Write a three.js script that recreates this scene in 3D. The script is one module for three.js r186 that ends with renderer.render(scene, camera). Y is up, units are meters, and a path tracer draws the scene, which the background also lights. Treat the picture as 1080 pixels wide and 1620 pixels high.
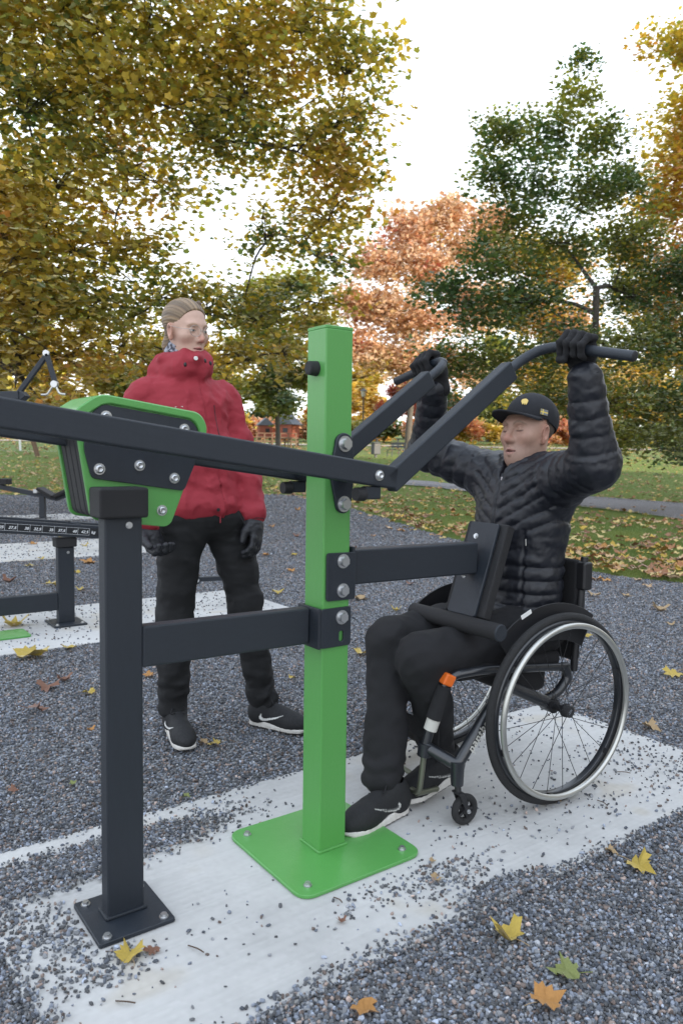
import * as THREE from 'three';
import { RoundedBoxGeometry } from 'three/addons/geometries/RoundedBoxGeometry.js';
import { mergeGeometries } from 'three/addons/utils/BufferGeometryUtils.js';
import { ImprovedNoise } from 'three/addons/math/ImprovedNoise.js';
import { FontLoader } from 'three/addons/loaders/FontLoader.js';
import { TextGeometry } from 'three/addons/geometries/TextGeometry.js';

// ---------------------------------------------------------------- camera, sky, sun, exposure
const scene = new THREE.Scene();
const camera = new THREE.PerspectiveCamera(2 * Math.atan(810 / 1205) * 180 / Math.PI, 2 / 3, 0.05, 600);
camera.position.set(0, 1.15, 0);
camera.rotation.set(-0.077, 0, 0.0151, 'YXZ');
camera.focus = 2.7;
camera.userData.fStop = 5.0;
scene.add(camera);

const renderer = new THREE.WebGLRenderer({ antialias: true });
renderer.toneMapping = THREE.LinearToneMapping;
renderer.toneMappingExposure = 1.88;
renderer.shadowMap.enabled = true;

// low autumn sun from the side; the yard itself lies in the shade of the apartment block outside the frame
const SUN = new THREE.Vector3(0.86, 0.235, 0.45).normalize();
{
  const W = 256, H = 128, data = new Float32Array(W * H * 4);
  for (let j = 0; j < H; j++) for (let i = 0; i < W; i++) {
    const el = ((j + 0.5) / H - 0.5) * Math.PI, az = ((i + 0.5) / W - 0.5) * 2 * Math.PI;
    const y = Math.sin(el), x = Math.cos(az) * Math.cos(el), z = Math.sin(az) * Math.cos(el);
    const c = x * SUN.x + y * SUN.y + z * SUN.z;
    const t = Math.pow(Math.max(0, y), 0.6), glow = 0.25 * Math.pow(Math.max(0, c), 6);
    const k = 4 * (j * W + i), dim = y < 0 ? 0.6 : 1;
    data[k] = dim * (1.12 - 0.30 * t + glow * 1.0);
    data[k + 1] = dim * (1.14 - 0.20 * t + glow * 0.9);
    data[k + 2] = dim * (1.16 - 0.04 * t + glow * 0.72);
    data[k + 3] = 1;
  }
  const sky = new THREE.DataTexture(data, W, H, THREE.RGBAFormat, THREE.FloatType);
  sky.mapping = THREE.EquirectangularReflectionMapping;
  sky.magFilter = THREE.LinearFilter; sky.minFilter = THREE.LinearFilter; sky.needsUpdate = true;
  scene.background = sky; scene.environment = sky;
}
const sun = new THREE.DirectionalLight(new THREE.Color(1.0, 0.86, 0.66), 5.0);
sun.position.copy(SUN).multiplyScalar(150); sun.target.position.set(0, 0, -30);
sun.castShadow = true; sun.shadow.radius = 1.5; sun.shadow.mapSize.set(4096, 4096);
Object.assign(sun.shadow.camera, { left: -90, right: 90, top: 90, bottom: -90, near: 1, far: 400 });
scene.add(sun, sun.target);

// ---------------------------------------------------------------- helpers
const { sin, cos, PI, abs, min, max, sqrt, floor, hypot, pow } = Math;
const V = (x, y, z) => new THREE.Vector3(x, y, z);
const clamp = (x, a = 0, b = 1) => x < a ? a : x > b ? b : x;
const mix = (a, b, t) => a + (b - a) * t;
const sstep = (a, b, x) => { const t = clamp((x - a) / (b - a)); return t * t * (3 - 2 * t); };
function rng(seed) { let s = seed >>> 0; return () => { s = (s + 0x6D2B79F5) >>> 0; let t = Math.imul(s ^ (s >>> 15), 1 | s); t = (t + Math.imul(t ^ (t >>> 7), 61 | t)) ^ t; return ((t ^ (t >>> 14)) >>> 0) / 4294967296; }; }
const perlin = new ImprovedNoise();
const nz = (x, y, z = 0) => perlin.noise(x + 31.7, y + 17.3, z + 5.1);
const fbm = (x, y, z = 0) => 0.55 * nz(x, y, z) + 0.28 * nz(2.1 * x, 2.1 * y, 2.1 * z) + 0.17 * nz(4.3 * x, 4.3 * y, 4.3 * z);
const rgb = (r, g, b) => new THREE.Color().setRGB(r, g, b);
const used = new Map();
function numbered(name) { const n = used.get(name) || 0; used.set(name, n + 1); return n ? name + '_' + String(n).padStart(3, '0') : name; }
function shadows(o) { o.castShadow = true; o.receiveShadow = true; return o; }
function tag(o, label, category, group, kind) {
  o.userData.label = label; if (category) o.userData.category = category;
  if (group) o.userData.group = group; if (kind) o.userData.kind = kind; return o;
}
function thing(name, label, category, p = [0, 0, 0], turn = 0, group) {
  const g = new THREE.Group(); g.name = numbered(name); g.position.set(...p); g.rotation.y = turn;
  tag(g, label, category, group); scene.add(g); return g;
}
function part(name, geo, mat, parent, label) {
  const g = Array.isArray(geo) ? merge(geo) : geo;
  const m = shadows(new THREE.Mesh(g, mat)); m.name = name; parent.add(m); if (label) m.userData.label = label; return m;
}
function single(name, geo, mat, label, category, group) {
  const m = shadows(new THREE.Mesh(Array.isArray(geo) ? merge(geo) : geo, mat)); m.name = numbered(name); scene.add(m); return tag(m, label, category, group);
}
function structure(name, geo, mat, label) {
  const m = shadows(new THREE.Mesh(geo, mat)); m.name = name; m.userData.kind = 'structure'; m.userData.label = label; scene.add(m); return m;
}
function merge(list) {
  const flat = list.map((g) => { let q = g.index ? g.toNonIndexed() : g; for (const k of Object.keys(q.attributes)) if (!['position', 'normal', 'uv'].includes(k)) q.deleteAttribute(k); if (!q.attributes.uv) q.setAttribute('uv', new THREE.BufferAttribute(new Float32Array(q.attributes.position.count * 2), 2)); return q; });
  return mergeGeometries(flat);
}
const at = (g, x, y, z) => g.translate(x, y, z);
function box(w, h, d, x = 0, y = 0, z = 0, r = 0.004) { return new RoundedBoxGeometry(w, h, d, 2, Math.min(r, w / 2.1, h / 2.1, d / 2.1)).translate(x, y, z); }
function plain(w, h, d, x = 0, y = 0, z = 0) { return new THREE.BoxGeometry(w, h, d).translate(x, y, z); }
function span(geo, a, b) {            // geo runs along +y from 0 to 1 length; put it from a to b
  const d = b.clone().sub(a), q = new THREE.Quaternion().setFromUnitVectors(V(0, 1, 0), d.clone().normalize());
  return geo.applyMatrix4(new THREE.Matrix4().compose(a, q, V(1, 1, 1)));
}
function rod(a, b, r, r2 = r, seg = 14) { const L = a.distanceTo(b); return span(new THREE.CylinderGeometry(r2, r, L, seg).translate(0, L / 2, 0), a, b); }
// rectangular tube from a to b; "side" is the direction of its width w, h is its other size
function beam(a, b, w, h, side = V(0, 0, 1), r = 0.006) {
  const d = b.clone().sub(a), L = d.length(), X = d.normalize(), Z = side.clone().addScaledVector(X, -side.dot(X)).normalize(), Y = Z.clone().cross(X);
  const m = new THREE.Matrix4().makeBasis(X, Y, Z).setPosition(a.clone().add(b).multiplyScalar(0.5));
  return new RoundedBoxGeometry(L, h, w, 3, Math.min(r, h / 2.1, w / 2.1)).applyMatrix4(m);
}
function pipe(pts, r, seg = 40, rad = 12, closed = false, tension = 0.5) {
  return new THREE.TubeGeometry(new THREE.CatmullRomCurve3(pts, closed, 'catmullrom', tension), seg, r, rad, closed);
}
function bent(pts, r, bend = 0.05, rad = 12) {      // straight runs with rounded corners
  const path = new THREE.CurvePath(); let cur = pts[0].clone();
  for (let i = 1; i < pts.length; i++) {
    if (i < pts.length - 1) {
      const din = pts[i].clone().sub(pts[i - 1]).normalize(), dout = pts[i + 1].clone().sub(pts[i]).normalize();
      const p0 = pts[i].clone().addScaledVector(din, -bend), p1 = pts[i].clone().addScaledVector(dout, bend);
      path.add(new THREE.LineCurve3(cur, p0)); path.add(new THREE.QuadraticBezierCurve3(p0, pts[i], p1)); cur = p1;
    } else path.add(new THREE.LineCurve3(cur, pts[i].clone()));
  }
  return new THREE.TubeGeometry(path, 24 * (pts.length - 1), r, rad, false);
}
function capEnd(p, dir, r) { return span(new THREE.SphereGeometry(r, 12, 6, 0, 2 * PI, 0, PI / 2).scale(1, 0.35, 1), p, p.clone().add(dir)); }
function shapeOf(pts, round = 0) {
  const s = new THREE.Shape(), n = pts.length;
  if (!round) { pts.forEach(([x, y], i) => i ? s.lineTo(x, y) : s.moveTo(x, y)); s.closePath(); return s; }
  for (let i = 0; i < n; i++) {
    const [x, y] = pts[i], [px, py] = pts[(i + n - 1) % n], [qx, qy] = pts[(i + 1) % n];
    const a = hypot(px - x, py - y), b = hypot(qx - x, qy - y), r = min(round, a / 2.1, b / 2.1);
    const x0 = x + (px - x) / a * r, y0 = y + (py - y) / a * r, x1 = x + (qx - x) / b * r, y1 = y + (qy - y) / b * r;
    i ? s.lineTo(x0, y0) : s.moveTo(x0, y0); s.quadraticCurveTo(x, y, x1, y1);
  }
  s.closePath(); return s;
}
function slabOf(shape, depth, bevel = 0.001, curve = 6) { return new THREE.ExtrudeGeometry(shape, { depth: depth - 2 * bevel, bevelEnabled: bevel > 0, bevelSize: bevel, bevelThickness: bevel, bevelOffset: -bevel, bevelSegments: 1, curveSegments: curve }).translate(0, 0, bevel); }
// hexagon bolt head with washer, its axis along +z, base at z = 0
function boltGeo(r = 0.012) {
  return [new THREE.CylinderGeometry(r * 1.35, r * 1.35, 0.003, 18).rotateX(PI / 2).translate(0, 0, 0.0015), new THREE.CylinderGeometry(r * 0.93, r, r * 0.8, 6).rotateX(PI / 2).translate(0, 0, 0.003 + r * 0.4)];
}
function domeBoltGeo(r = 0.012) {
  return [new THREE.CylinderGeometry(r * 1.25, r * 1.25, 0.003, 18).rotateX(PI / 2).translate(0, 0, 0.0015),
    new THREE.LatheGeometry([[0.0001, r * 0.30], [r * 0.42, r * 0.30], [r * 0.46, r * 0.62], [r * 0.7, r * 0.55], [r * 0.95, r * 0.3], [r, 0.0]].map(([a, b]) => new THREE.Vector2(a, b)), 18).rotateX(PI / 2).translate(0, 0, 0.003)];
}
function put(geos, p, dir) { const q = new THREE.Quaternion().setFromUnitVectors(V(0, 0, 1), dir); const m = new THREE.Matrix4().compose(p, q, V(1, 1, 1)); return geos.map((g) => g.applyMatrix4(m)); }

// ---------------------------------------------------------------- textures
function tileNoise(N, cells, seed) {                 // periodic value noise, N x N, 0..1
  const r = rng(seed), g = Float32Array.from({ length: cells * cells }, () => r()), out = new Float32Array(N * N);
  for (let j = 0; j < N; j++) for (let i = 0; i < N; i++) {
    const x = i / N * cells, y = j / N * cells, x0 = floor(x), y0 = floor(y), fx = x - x0, fy = y - y0, u = fx * fx * (3 - 2 * fx), v = fy * fy * (3 - 2 * fy);
    const a = g[(y0 % cells) * cells + x0 % cells], b = g[(y0 % cells) * cells + (x0 + 1) % cells], c = g[((y0 + 1) % cells) * cells + x0 % cells], d = g[((y0 + 1) % cells) * cells + (x0 + 1) % cells];
    out[j * N + i] = mix(mix(a, b, u), mix(c, d, u), v);
  }
  return out;
}
function tex(N, fn, srgb = false, repeat = 1) {
  const d = new Uint8Array(N * N * 4);
  for (let k = 0; k < N * N; k++) { const c = fn(k, k % N, floor(k / N)); for (let i = 0; i < 3; i++) { let v = typeof c === 'number' ? c : c[i]; if (srgb) v = v <= 0.0031308 ? 12.92 * v : 1.055 * pow(v, 1 / 2.4) - 0.055; d[4 * k + i] = clamp(v) * 255; } d[4 * k + 3] = 255; }
  const t = new THREE.DataTexture(d, N, N); t.wrapS = t.wrapT = THREE.RepeatWrapping; t.magFilter = THREE.LinearFilter; t.minFilter = THREE.LinearMipmapLinearFilter; t.generateMipmaps = true; t.repeat.set(repeat, repeat);
  if (srgb) t.colorSpace = THREE.SRGBColorSpace; t.needsUpdate = true; return t;
}
const fineN = tileNoise(256, 128, 5), midN = tileNoise(256, 32, 6), coarseN = tileNoise(256, 8, 7);
const powderBump = tex(256, (k) => 0.6 * fineN[k] + 0.4 * midN[k], false, 8);
const fabricBump = tex(256, (k, i, j) => 0.5 * ((i + j) % 4 < 2 ? 1 : 0) + 0.5 * fineN[k], false, 9);
const scuffTone = tex(256, (k) => { const v = 0.86 + 0.14 * midN[k] * coarseN[k] * 2; return [v, v, v]; }, true, 3);
const roughVar = tex(256, (k) => 0.75 + 0.35 * midN[k] * (0.5 + coarseN[k]), false, 2);

// ---------------------------------------------------------------- materials
const std = (o) => new THREE.MeshStandardMaterial(o);
const phy = (o) => new THREE.MeshPhysicalMaterial(o);
const M = {
  green: phy({ color: rgb(0.084, 0.305, 0.068), roughness: 0.42, clearcoat: 0.25, clearcoatRoughness: 0.3, bumpMap: powderBump, bumpScale: 0.0004, roughnessMap: roughVar }),
  dark: std({ color: rgb(0.0145, 0.020, 0.029), roughness: 0.5, bumpMap: powderBump, bumpScale: 0.0005, map: scuffTone }),
  rubber: std({ color: rgb(0.014, 0.014, 0.016), roughness: 0.72, bumpMap: powderBump, bumpScale: 0.0006 }),
  zinc: std({ color: rgb(0.55, 0.56, 0.57), roughness: 0.36, metalness: 0.9, roughnessMap: roughVar }),
  steel: std({ color: rgb(0.50, 0.50, 0.47), roughness: 0.34, metalness: 0.85 }),
  black: std({ color: rgb(0.012, 0.012, 0.014), roughness: 0.45 }),
  blackCloth: std({ color: rgb(0.012, 0.012, 0.014), roughness: 0.9, bumpMap: fabricBump, bumpScale: 0.0006 }),
  tyre: std({ color: rgb(0.017, 0.017, 0.018), roughness: 0.78, bumpMap: powderBump, bumpScale: 0.0008 }),
  carbon: phy({ color: rgb(0.012, 0.014, 0.018), roughness: 0.38, clearcoat: 0.6, clearcoatRoughness: 0.2 }),
  olive: std({ color: rgb(0.20, 0.21, 0.16), roughness: 0.4, metalness: 0.7 }),
  orange: std({ color: rgb(0.70, 0.14, 0.016), roughness: 0.5 }),
  white: std({ color: rgb(0.72, 0.72, 0.70), roughness: 0.5 }),
  offwhite: std({ color: rgb(0.50, 0.49, 0.45), roughness: 0.6 }),
  gold: std({ color: rgb(0.55, 0.40, 0.13), roughness: 0.35, metalness: 0.6 }),
  yellowPrint: std({ color: rgb(0.62, 0.48, 0.12), roughness: 0.7 }),
  greyPrint: std({ color: rgb(0.16, 0.17, 0.19), roughness: 0.8 }),
};

// ---------------------------------------------------------------- bodies and clothes: distance fields meshed with surface nets
const smin = (a, b, k) => { const h = max(k - abs(a - b), 0) / k; return min(a, b) - h * h * k * 0.25; };
const smax = (a, b, k) => -smin(-a, -b, k);
const CONE = { t: 0 };
function cone(p, q, r1, r2) {            // tapered capsule; leaves its parameter in CONE.t
  const ax = p.x, ay = p.y, az = p.z, bx = q.x - ax, by = q.y - ay, bz = q.z - az, L2 = bx * bx + by * by + bz * bz;
  return (x, y, z) => { const dx = x - ax, dy = y - ay, dz = z - az; const t = clamp((dx * bx + dy * by + dz * bz) / L2); CONE.t = t; const ex = dx - bx * t, ey = dy - by * t, ez = dz - bz * t; return sqrt(ex * ex + ey * ey + ez * ez) - (r1 + (r2 - r1) * t); };
}
function ell(cx, cy, cz, rx, ry, rz, yaw = 0, pitch = 0, roll = 0) {
  const m = new THREE.Matrix3().setFromMatrix4(new THREE.Matrix4().makeRotationFromEuler(new THREE.Euler(pitch, yaw, roll, 'YXZ')).transpose()).elements, id = !yaw && !pitch && !roll;
  return (x, y, z) => {
    let a = x - cx, b = y - cy, c = z - cz;
    if (!id) { const a2 = m[0] * a + m[3] * b + m[6] * c, b2 = m[1] * a + m[4] * b + m[7] * c; c = m[2] * a + m[5] * b + m[8] * c; a = a2; b = b2; }
    const p = a / rx, q = b / ry, s = c / rz, k0 = sqrt(p * p + q * q + s * s), P = p / rx, Q = q / ry, S = s / rz, k1 = sqrt(P * P + Q * Q + S * S);
    return k1 < 1e-9 ? -min(rx, ry, rz) : k0 * (k0 - 1) / k1;
  };
}
function join(list, k) { return (x, y, z) => { let d = list[0](x, y, z); for (let i = 1; i < list.length; i++) d = smin(d, list[i](x, y, z), k); return d; }; }
function mesher(fn, lo, hi, h, colour) {
  const nx = Math.ceil((hi[0] - lo[0]) / h) + 1, ny = Math.ceil((hi[1] - lo[1]) / h) + 1, nzz = Math.ceil((hi[2] - lo[2]) / h) + 1, B = 6;
  const f = new Float32Array(nx * ny * nzz), id = (i, j, k) => (k * ny + j) * nx + i;
  for (let k0 = 0; k0 < nzz; k0 += B) for (let j0 = 0; j0 < ny; j0 += B) for (let i0 = 0; i0 < nx; i0 += B) {
    const d = fn(lo[0] + (i0 + B / 2) * h, lo[1] + (j0 + B / 2) * h, lo[2] + (k0 + B / 2) * h), far = abs(d) > B * h * 1.5 + 0.022;
    for (let k = k0; k < min(k0 + B, nzz); k++) for (let j = j0; j < min(j0 + B, ny); j++) for (let i = i0; i < min(i0 + B, nx); i++) f[id(i, j, k)] = far ? d : fn(lo[0] + i * h, lo[1] + j * h, lo[2] + k * h);
  }
  const vid = new Int32Array(nx * ny * nzz).fill(-1), pos = [], idx = [];
  const C8 = []; for (let c = 0; c < 8; c++) C8.push([c & 1, c >> 1 & 1, c >> 2]);
  const E12 = []; for (let a = 0; a < 8; a++) for (let b = a + 1; b < 8; b++) { const x = a ^ b; if (x === 1 || x === 2 || x === 4) E12.push([a, b]); }
  for (let k = 0; k < nzz - 1; k++) for (let j = 0; j < ny - 1; j++) for (let i = 0; i < nx - 1; i++) {
    const v = []; let neg = 0; for (let c = 0; c < 8; c++) { const q = f[id(i + C8[c][0], j + C8[c][1], k + C8[c][2])]; v.push(q); if (q < 0) neg++; }
    if (neg === 0 || neg === 8) continue;
    let x = 0, y = 0, z = 0, n = 0;
    for (const [a, b] of E12) if ((v[a] < 0) !== (v[b] < 0)) { const t = v[a] / (v[a] - v[b]); x += mix(C8[a][0], C8[b][0], t); y += mix(C8[a][1], C8[b][1], t); z += mix(C8[a][2], C8[b][2], t); n++; }
    vid[id(i, j, k)] = pos.length / 3; pos.push(lo[0] + (i + x / n) * h, lo[1] + (j + y / n) * h, lo[2] + (k + z / n) * h);
  }
  const quad = (a, b, c, d, flip) => { if (a < 0 || b < 0 || c < 0 || d < 0) return; flip ? idx.push(a, c, b, a, d, c) : idx.push(a, b, c, a, c, d); };
  for (let k = 1; k < nzz - 1; k++) for (let j = 1; j < ny - 1; j++) for (let i = 1; i < nx - 1; i++) {
    const s = f[id(i, j, k)] < 0;
    if (s !== f[id(i + 1, j, k)] < 0) quad(vid[id(i, j - 1, k - 1)], vid[id(i, j, k - 1)], vid[id(i, j, k)], vid[id(i, j - 1, k)], !s);
    if (s !== f[id(i, j + 1, k)] < 0) quad(vid[id(i - 1, j, k - 1)], vid[id(i - 1, j, k)], vid[id(i, j, k)], vid[id(i, j, k - 1)], !s);
    if (s !== f[id(i, j, k + 1)] < 0) quad(vid[id(i - 1, j - 1, k)], vid[id(i, j - 1, k)], vid[id(i, j, k)], vid[id(i - 1, j, k)], !s);
  }
  const g = new THREE.BufferGeometry(); g.setAttribute('position', new THREE.Float32BufferAttribute(pos, 3)); g.setIndex(idx); g.computeVertexNormals();
  const n = pos.length / 3, uv = new Float32Array(2 * n); for (let i = 0; i < n; i++) { uv[2 * i] = pos[3 * i] + 0.83 * pos[3 * i + 2]; uv[2 * i + 1] = pos[3 * i + 1]; }
  g.setAttribute('uv', new THREE.BufferAttribute(uv, 2));
  if (colour) { const nn = g.attributes.normal, c = new Float32Array(3 * n); for (let i = 0; i < n; i++) c.set(colour(pos[3 * i], pos[3 * i + 1], pos[3 * i + 2], nn.getX(i), nn.getY(i), nn.getZ(i)), 3 * i); g.setAttribute('color', new THREE.BufferAttribute(c, 3)); }
  return g;
}

// ---------------------------------------------------------------- ground
const rise = (D) => { const t = D - 20; return t <= 0 ? 0 : 0.042 * (t < 4 ? t * t / 8 : t - 2); };
const hgt = (x, z) => rise(-z);
const GRAVEL_Y = -0.009;
const inside = (pts, x, z) => { let c = false; for (let i = 0, j = pts.length - 1; i < pts.length; j = i++) { const [xi, zi] = pts[i], [xj, zj] = pts[j]; if ((zi > z) !== (zj > z) && x < (xj - xi) * (z - zi) / (zj - zi) + xi) c = !c; } return c; };
// outline of the gravel yard (x, z) and of the path
const wob = (x, z) => 0.12 * nz(x * 1.3, z * 1.3);
function denser(pts, step = 0.35) { const o = []; for (let i = 0; i < pts.length; i++) { const a = pts[i], b = pts[(i + 1) % pts.length], L = hypot(b[0] - a[0], b[1] - a[1]), n = max(1, Math.ceil(L / step)); for (let k = 0; k < n; k++) { const x = mix(a[0], b[0], k / n), z = mix(a[1], b[1], k / n); o.push([x + wob(x, z), z + wob(z + 9, x)]); } } return o; }
const yard = denser([[14, 9], [9, -3.0], [4.6, -6.1], [3.2, -7.05], [2.8, -7.35], [2.4, -8.0], [1.68, -10.0], [1.12, -12.2], [0.26, -15.8], [-1.05, -20.4], [-2.6, -21.4], [-4.3, -20.8], [-6.8, -18.7], [-8.5, -18.9], [-14, -18.0], [-20, -10], [-20, 9]]);
const pathPts = denser([[14, -6.5], [9.0, -11.2], [6.44, -14.3], [6.03, -15.8], [5.62, -17.3], [3.81, -23.0], [2.85, -24.7], [1.68, -25.5], [0.44, -27.4], [-3, -31], [-3.6, -29.5], [-0.4, -25.6], [0.2, -25.9], [-3, -33.4], [0.5, -29.2], [1.84, -28.0], [3.09, -26.8], [4.2, -25.4], [6.69, -20.7], [7.58, -19.8], [8.44, -18.8], [11, -15.5], [18, -9.5]].filter((p, i) => ![10, 11, 12].includes(i)));
function sheet(pts, y, uvScale, colour) {             // flat sheet with a fine triangulation that follows the terrain
  const sh = new THREE.Shape(pts.map(([x, z]) => new THREE.Vector2(x, -z)));
  const g = new THREE.ShapeGeometry(sh), p = g.attributes.position, n = p.count, q = new Float32Array(3 * n), uv = new Float32Array(2 * n);
  for (let i = 0; i < n; i++) { const x = p.getX(i), z = -p.getY(i); q.set([x, hgt(x, z) + y, z], 3 * i); uv.set([x / uvScale, z / uvScale], 2 * i); }
  g.setAttribute('position', new THREE.BufferAttribute(q, 3)); g.setAttribute('uv', new THREE.BufferAttribute(uv, 2)); g.computeVertexNormals(); return g;
}
// gravel texture: rounded chips of different greys
const GN = 1024, gravelCell = new Float32Array(GN * GN), gravelTone = new Float32Array(GN * GN * 3);
{
  const r = rng(11), C = 150, px = new Float32Array(C * C), py = new Float32Array(C * C), tone = [];
  for (let k = 0; k < C * C; k++) { px[k] = r(); py[k] = r(); const u = r(), v = 0.065 + 0.215 * u * u + (r() < 0.08 ? 0.2 : 0), w = r(); tone.push(w < 0.13 ? [v * 1.22, v * 0.98, v * 0.88] : w < 0.45 ? [v * 0.90, v * 0.99, v * 1.16] : [v * 0.97, v, v * 1.05]); }
  for (let j = 0; j < GN; j++) for (let i = 0; i < GN; i++) {
    const x = i / GN * C, y = j / GN * C, ix = floor(x), iy = floor(y); let d1 = 9, d2 = 9, b = 0;
    for (let dy = -1; dy <= 1; dy++) for (let dx = -1; dx <= 1; dx++) { const cx = (ix + dx + C) % C, cy = (iy + dy + C) % C, k = cy * C + cx, ex = ix + dx + px[k] - x, ey = iy + dy + py[k] - y, d = ex * ex + ey * ey; if (d < d1) { d2 = d1; d1 = d; b = k; } else if (d < d2) d2 = d; }
    const e = sqrt(d2) - sqrt(d1), k = j * GN + i; gravelCell[k] = clamp(e * 2.2); for (let c = 0; c < 3; c++) gravelTone[3 * k + c] = tone[b][c];
  }
}
const gravelMap = tex(GN, (k) => [gravelTone[3 * k], gravelTone[3 * k + 1], gravelTone[3 * k + 2]], true);
const gravelBump = tex(GN, (k) => gravelCell[k]);
const gravelMat = std({ color: rgb(1.26, 1.25, 1.24), map: gravelMap, bumpMap: gravelBump, bumpScale: 0.006, roughness: 0.95 });
const grassN = tileNoise(512, 160, 21), grassM = tileNoise(512, 40, 22), grassC = tileNoise(512, 7, 23);
const lawnMap = tex(512, (k) => { const a = 0.6 * grassN[k] + 0.4 * grassM[k], b = grassC[k]; return [mix(0.06, 0.17, a * 0.7 + 0.3 * b), mix(0.10, 0.22, a * 0.8 + 0.2 * b), mix(0.02, 0.045, a)]; }, true);
const lawnBump = tex(512, (k) => grassN[k]);
{
  // the terrain: one sheet to the horizon
  const xs = [], zs = []; for (let i = -40; i <= 40; i++) xs.push(Math.sign(i) * pow(abs(i) / 40, 1.8) * 260); for (let i = 0; i <= 90; i++) zs.push(12 - i * (i < 50 ? 1.2 : 1.2) - (i > 50 ? pow(i - 50, 1.9) * 0.25 : 0));
  const pos = [], uv = [], idx = [];
  zs.forEach((z) => xs.forEach((x) => { pos.push(x, hgt(x, z) - 0.03, z); uv.push(x / 2.3, z / 2.3); }));
  for (let j = 0; j + 1 < zs.length; j++) for (let i = 0; i + 1 < xs.length; i++) { const a = j * xs.length + i, b = a + 1, c = a + xs.length, d = c + 1; idx.push(a, b, c, b, d, c); }
  const g = new THREE.BufferGeometry(); g.setAttribute('position', new THREE.Float32BufferAttribute(pos, 3)); g.setAttribute('uv', new THREE.Float32BufferAttribute(uv, 2)); g.setIndex(idx); g.computeVertexNormals();
  structure('lawn', g, std({ map: lawnMap, bumpMap: lawnBump, bumpScale: 0.03, roughness: 1 }), 'green park lawn rising gently towards the trees');
}
structure('gravel_yard', sheet(yard, GRAVEL_Y, 1.35), gravelMat, 'grey crushed gravel yard of the outdoor gym');
structure('path', sheet(pathPts, 0.012, 1.2), std({ map: gravelMap, bumpMap: gravelBump, bumpScale: 0.004, roughness: 0.95, color: rgb(1.2, 1.13, 1.08) }), 'pale gravel footpath crossing the lawn');
structure('far_path', (() => { const g = new THREE.PlaneGeometry(160, 2.6, 160, 1).rotateX(-PI / 2), p = g.attributes.position; for (let i = 0; i < p.count; i++) { const x = p.getX(i), z = p.getZ(i) - 66 - 0.02 * x; p.setXYZ(i, x, hgt(x, z) + 0.02, z); } g.computeVertexNormals(); return g; })(), std({ color: rgb(0.36, 0.33, 0.30), roughness: 0.95, bumpMap: powderBump, bumpScale: 0.01 }), 'pale path running past the playground');

// machine frame: x along the slab away from the camera, z towards the camera
const MO = V(-0.0384, 0, -2.156), MT = 0.6299;
const local = (x, y, z) => V(MO.x + cos(MT) * x + sin(MT) * z, y, MO.z - sin(MT) * x + cos(MT) * z);
const toLocal = (X, Z) => [(X - MO.x) * cos(MT) - (Z - MO.z) * sin(MT), (X - MO.x) * sin(MT) + (Z - MO.z) * cos(MT)];

// concrete slabs (cast foundations)
const concN = tileNoise(512, 150, 31), concM = tileNoise(512, 24, 32), concC = tileNoise(512, 5, 33), streak = tileNoise(512, 256, 34);
const concreteMap = tex(512, (k, i, j) => { const st = streak[(j * 512 + floor(i / 40)) % (512 * 512)], v = 0.455 + 0.05 * (concM[k] - 0.5) + 0.11 * (concC[k] - 0.5) + 0.035 * (concN[k] - 0.5) + 0.035 * (st - 0.5); const stain = sstep(0.72, 0.9, concC[(k + 90000) % (512 * 512)] * 0.8 + 0.3 * concM[k]) * 0.10; return [v * 1.0 - stain * 0.5, v * 0.995 - stain * 0.7, v * 0.975 - stain]; }, true);
const concreteBump = tex(512, (k, i, j) => 0.5 * concN[k] + 0.5 * streak[(j * 512 + floor(i / 40)) % (512 * 512)]);
const concreteMat = std({ map: concreteMap, bumpMap: concreteBump, bumpScale: 0.0012, roughness: 0.9 });
function slab(x0, x1, z0, z1, label) {
  const g = new RoundedBoxGeometry(x1 - x0, 0.2, z1 - z0, 2, 0.006); const p = g.attributes.position, uv = g.attributes.uv; for (let i = 0; i < p.count; i++) uv.setXY(i, (p.getX(i) + x0 * 0.37) / 1.7, (p.getZ(i) + p.getY(i) + z1 * 0.7) / 1.7);
  const m = single('concrete_slab', g, concreteMat, label, 'slab', 'concrete foundations of the gym machines');
  const c = local((x0 + x1) / 2, -0.1, (z0 + z1) / 2); m.position.copy(c); m.rotation.y = MT; return m;
}
const SL = [-0.875, 1.605, -0.489, 0.491];
slab(...SL, 'pale concrete slab under the green post and the wheelchair');
slab(-2.6, 1.76, -3.87, -2.72, 'pale concrete slab behind the woman in the red jacket');
slab(-3.6, 2.2, -8.0, -6.45, 'far pale concrete slab seen above the weight scale bar');
slab(-3, 3.6, -12.1, -10.9, 'farthest thin strip of concrete slab under the distant bench');

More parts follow.
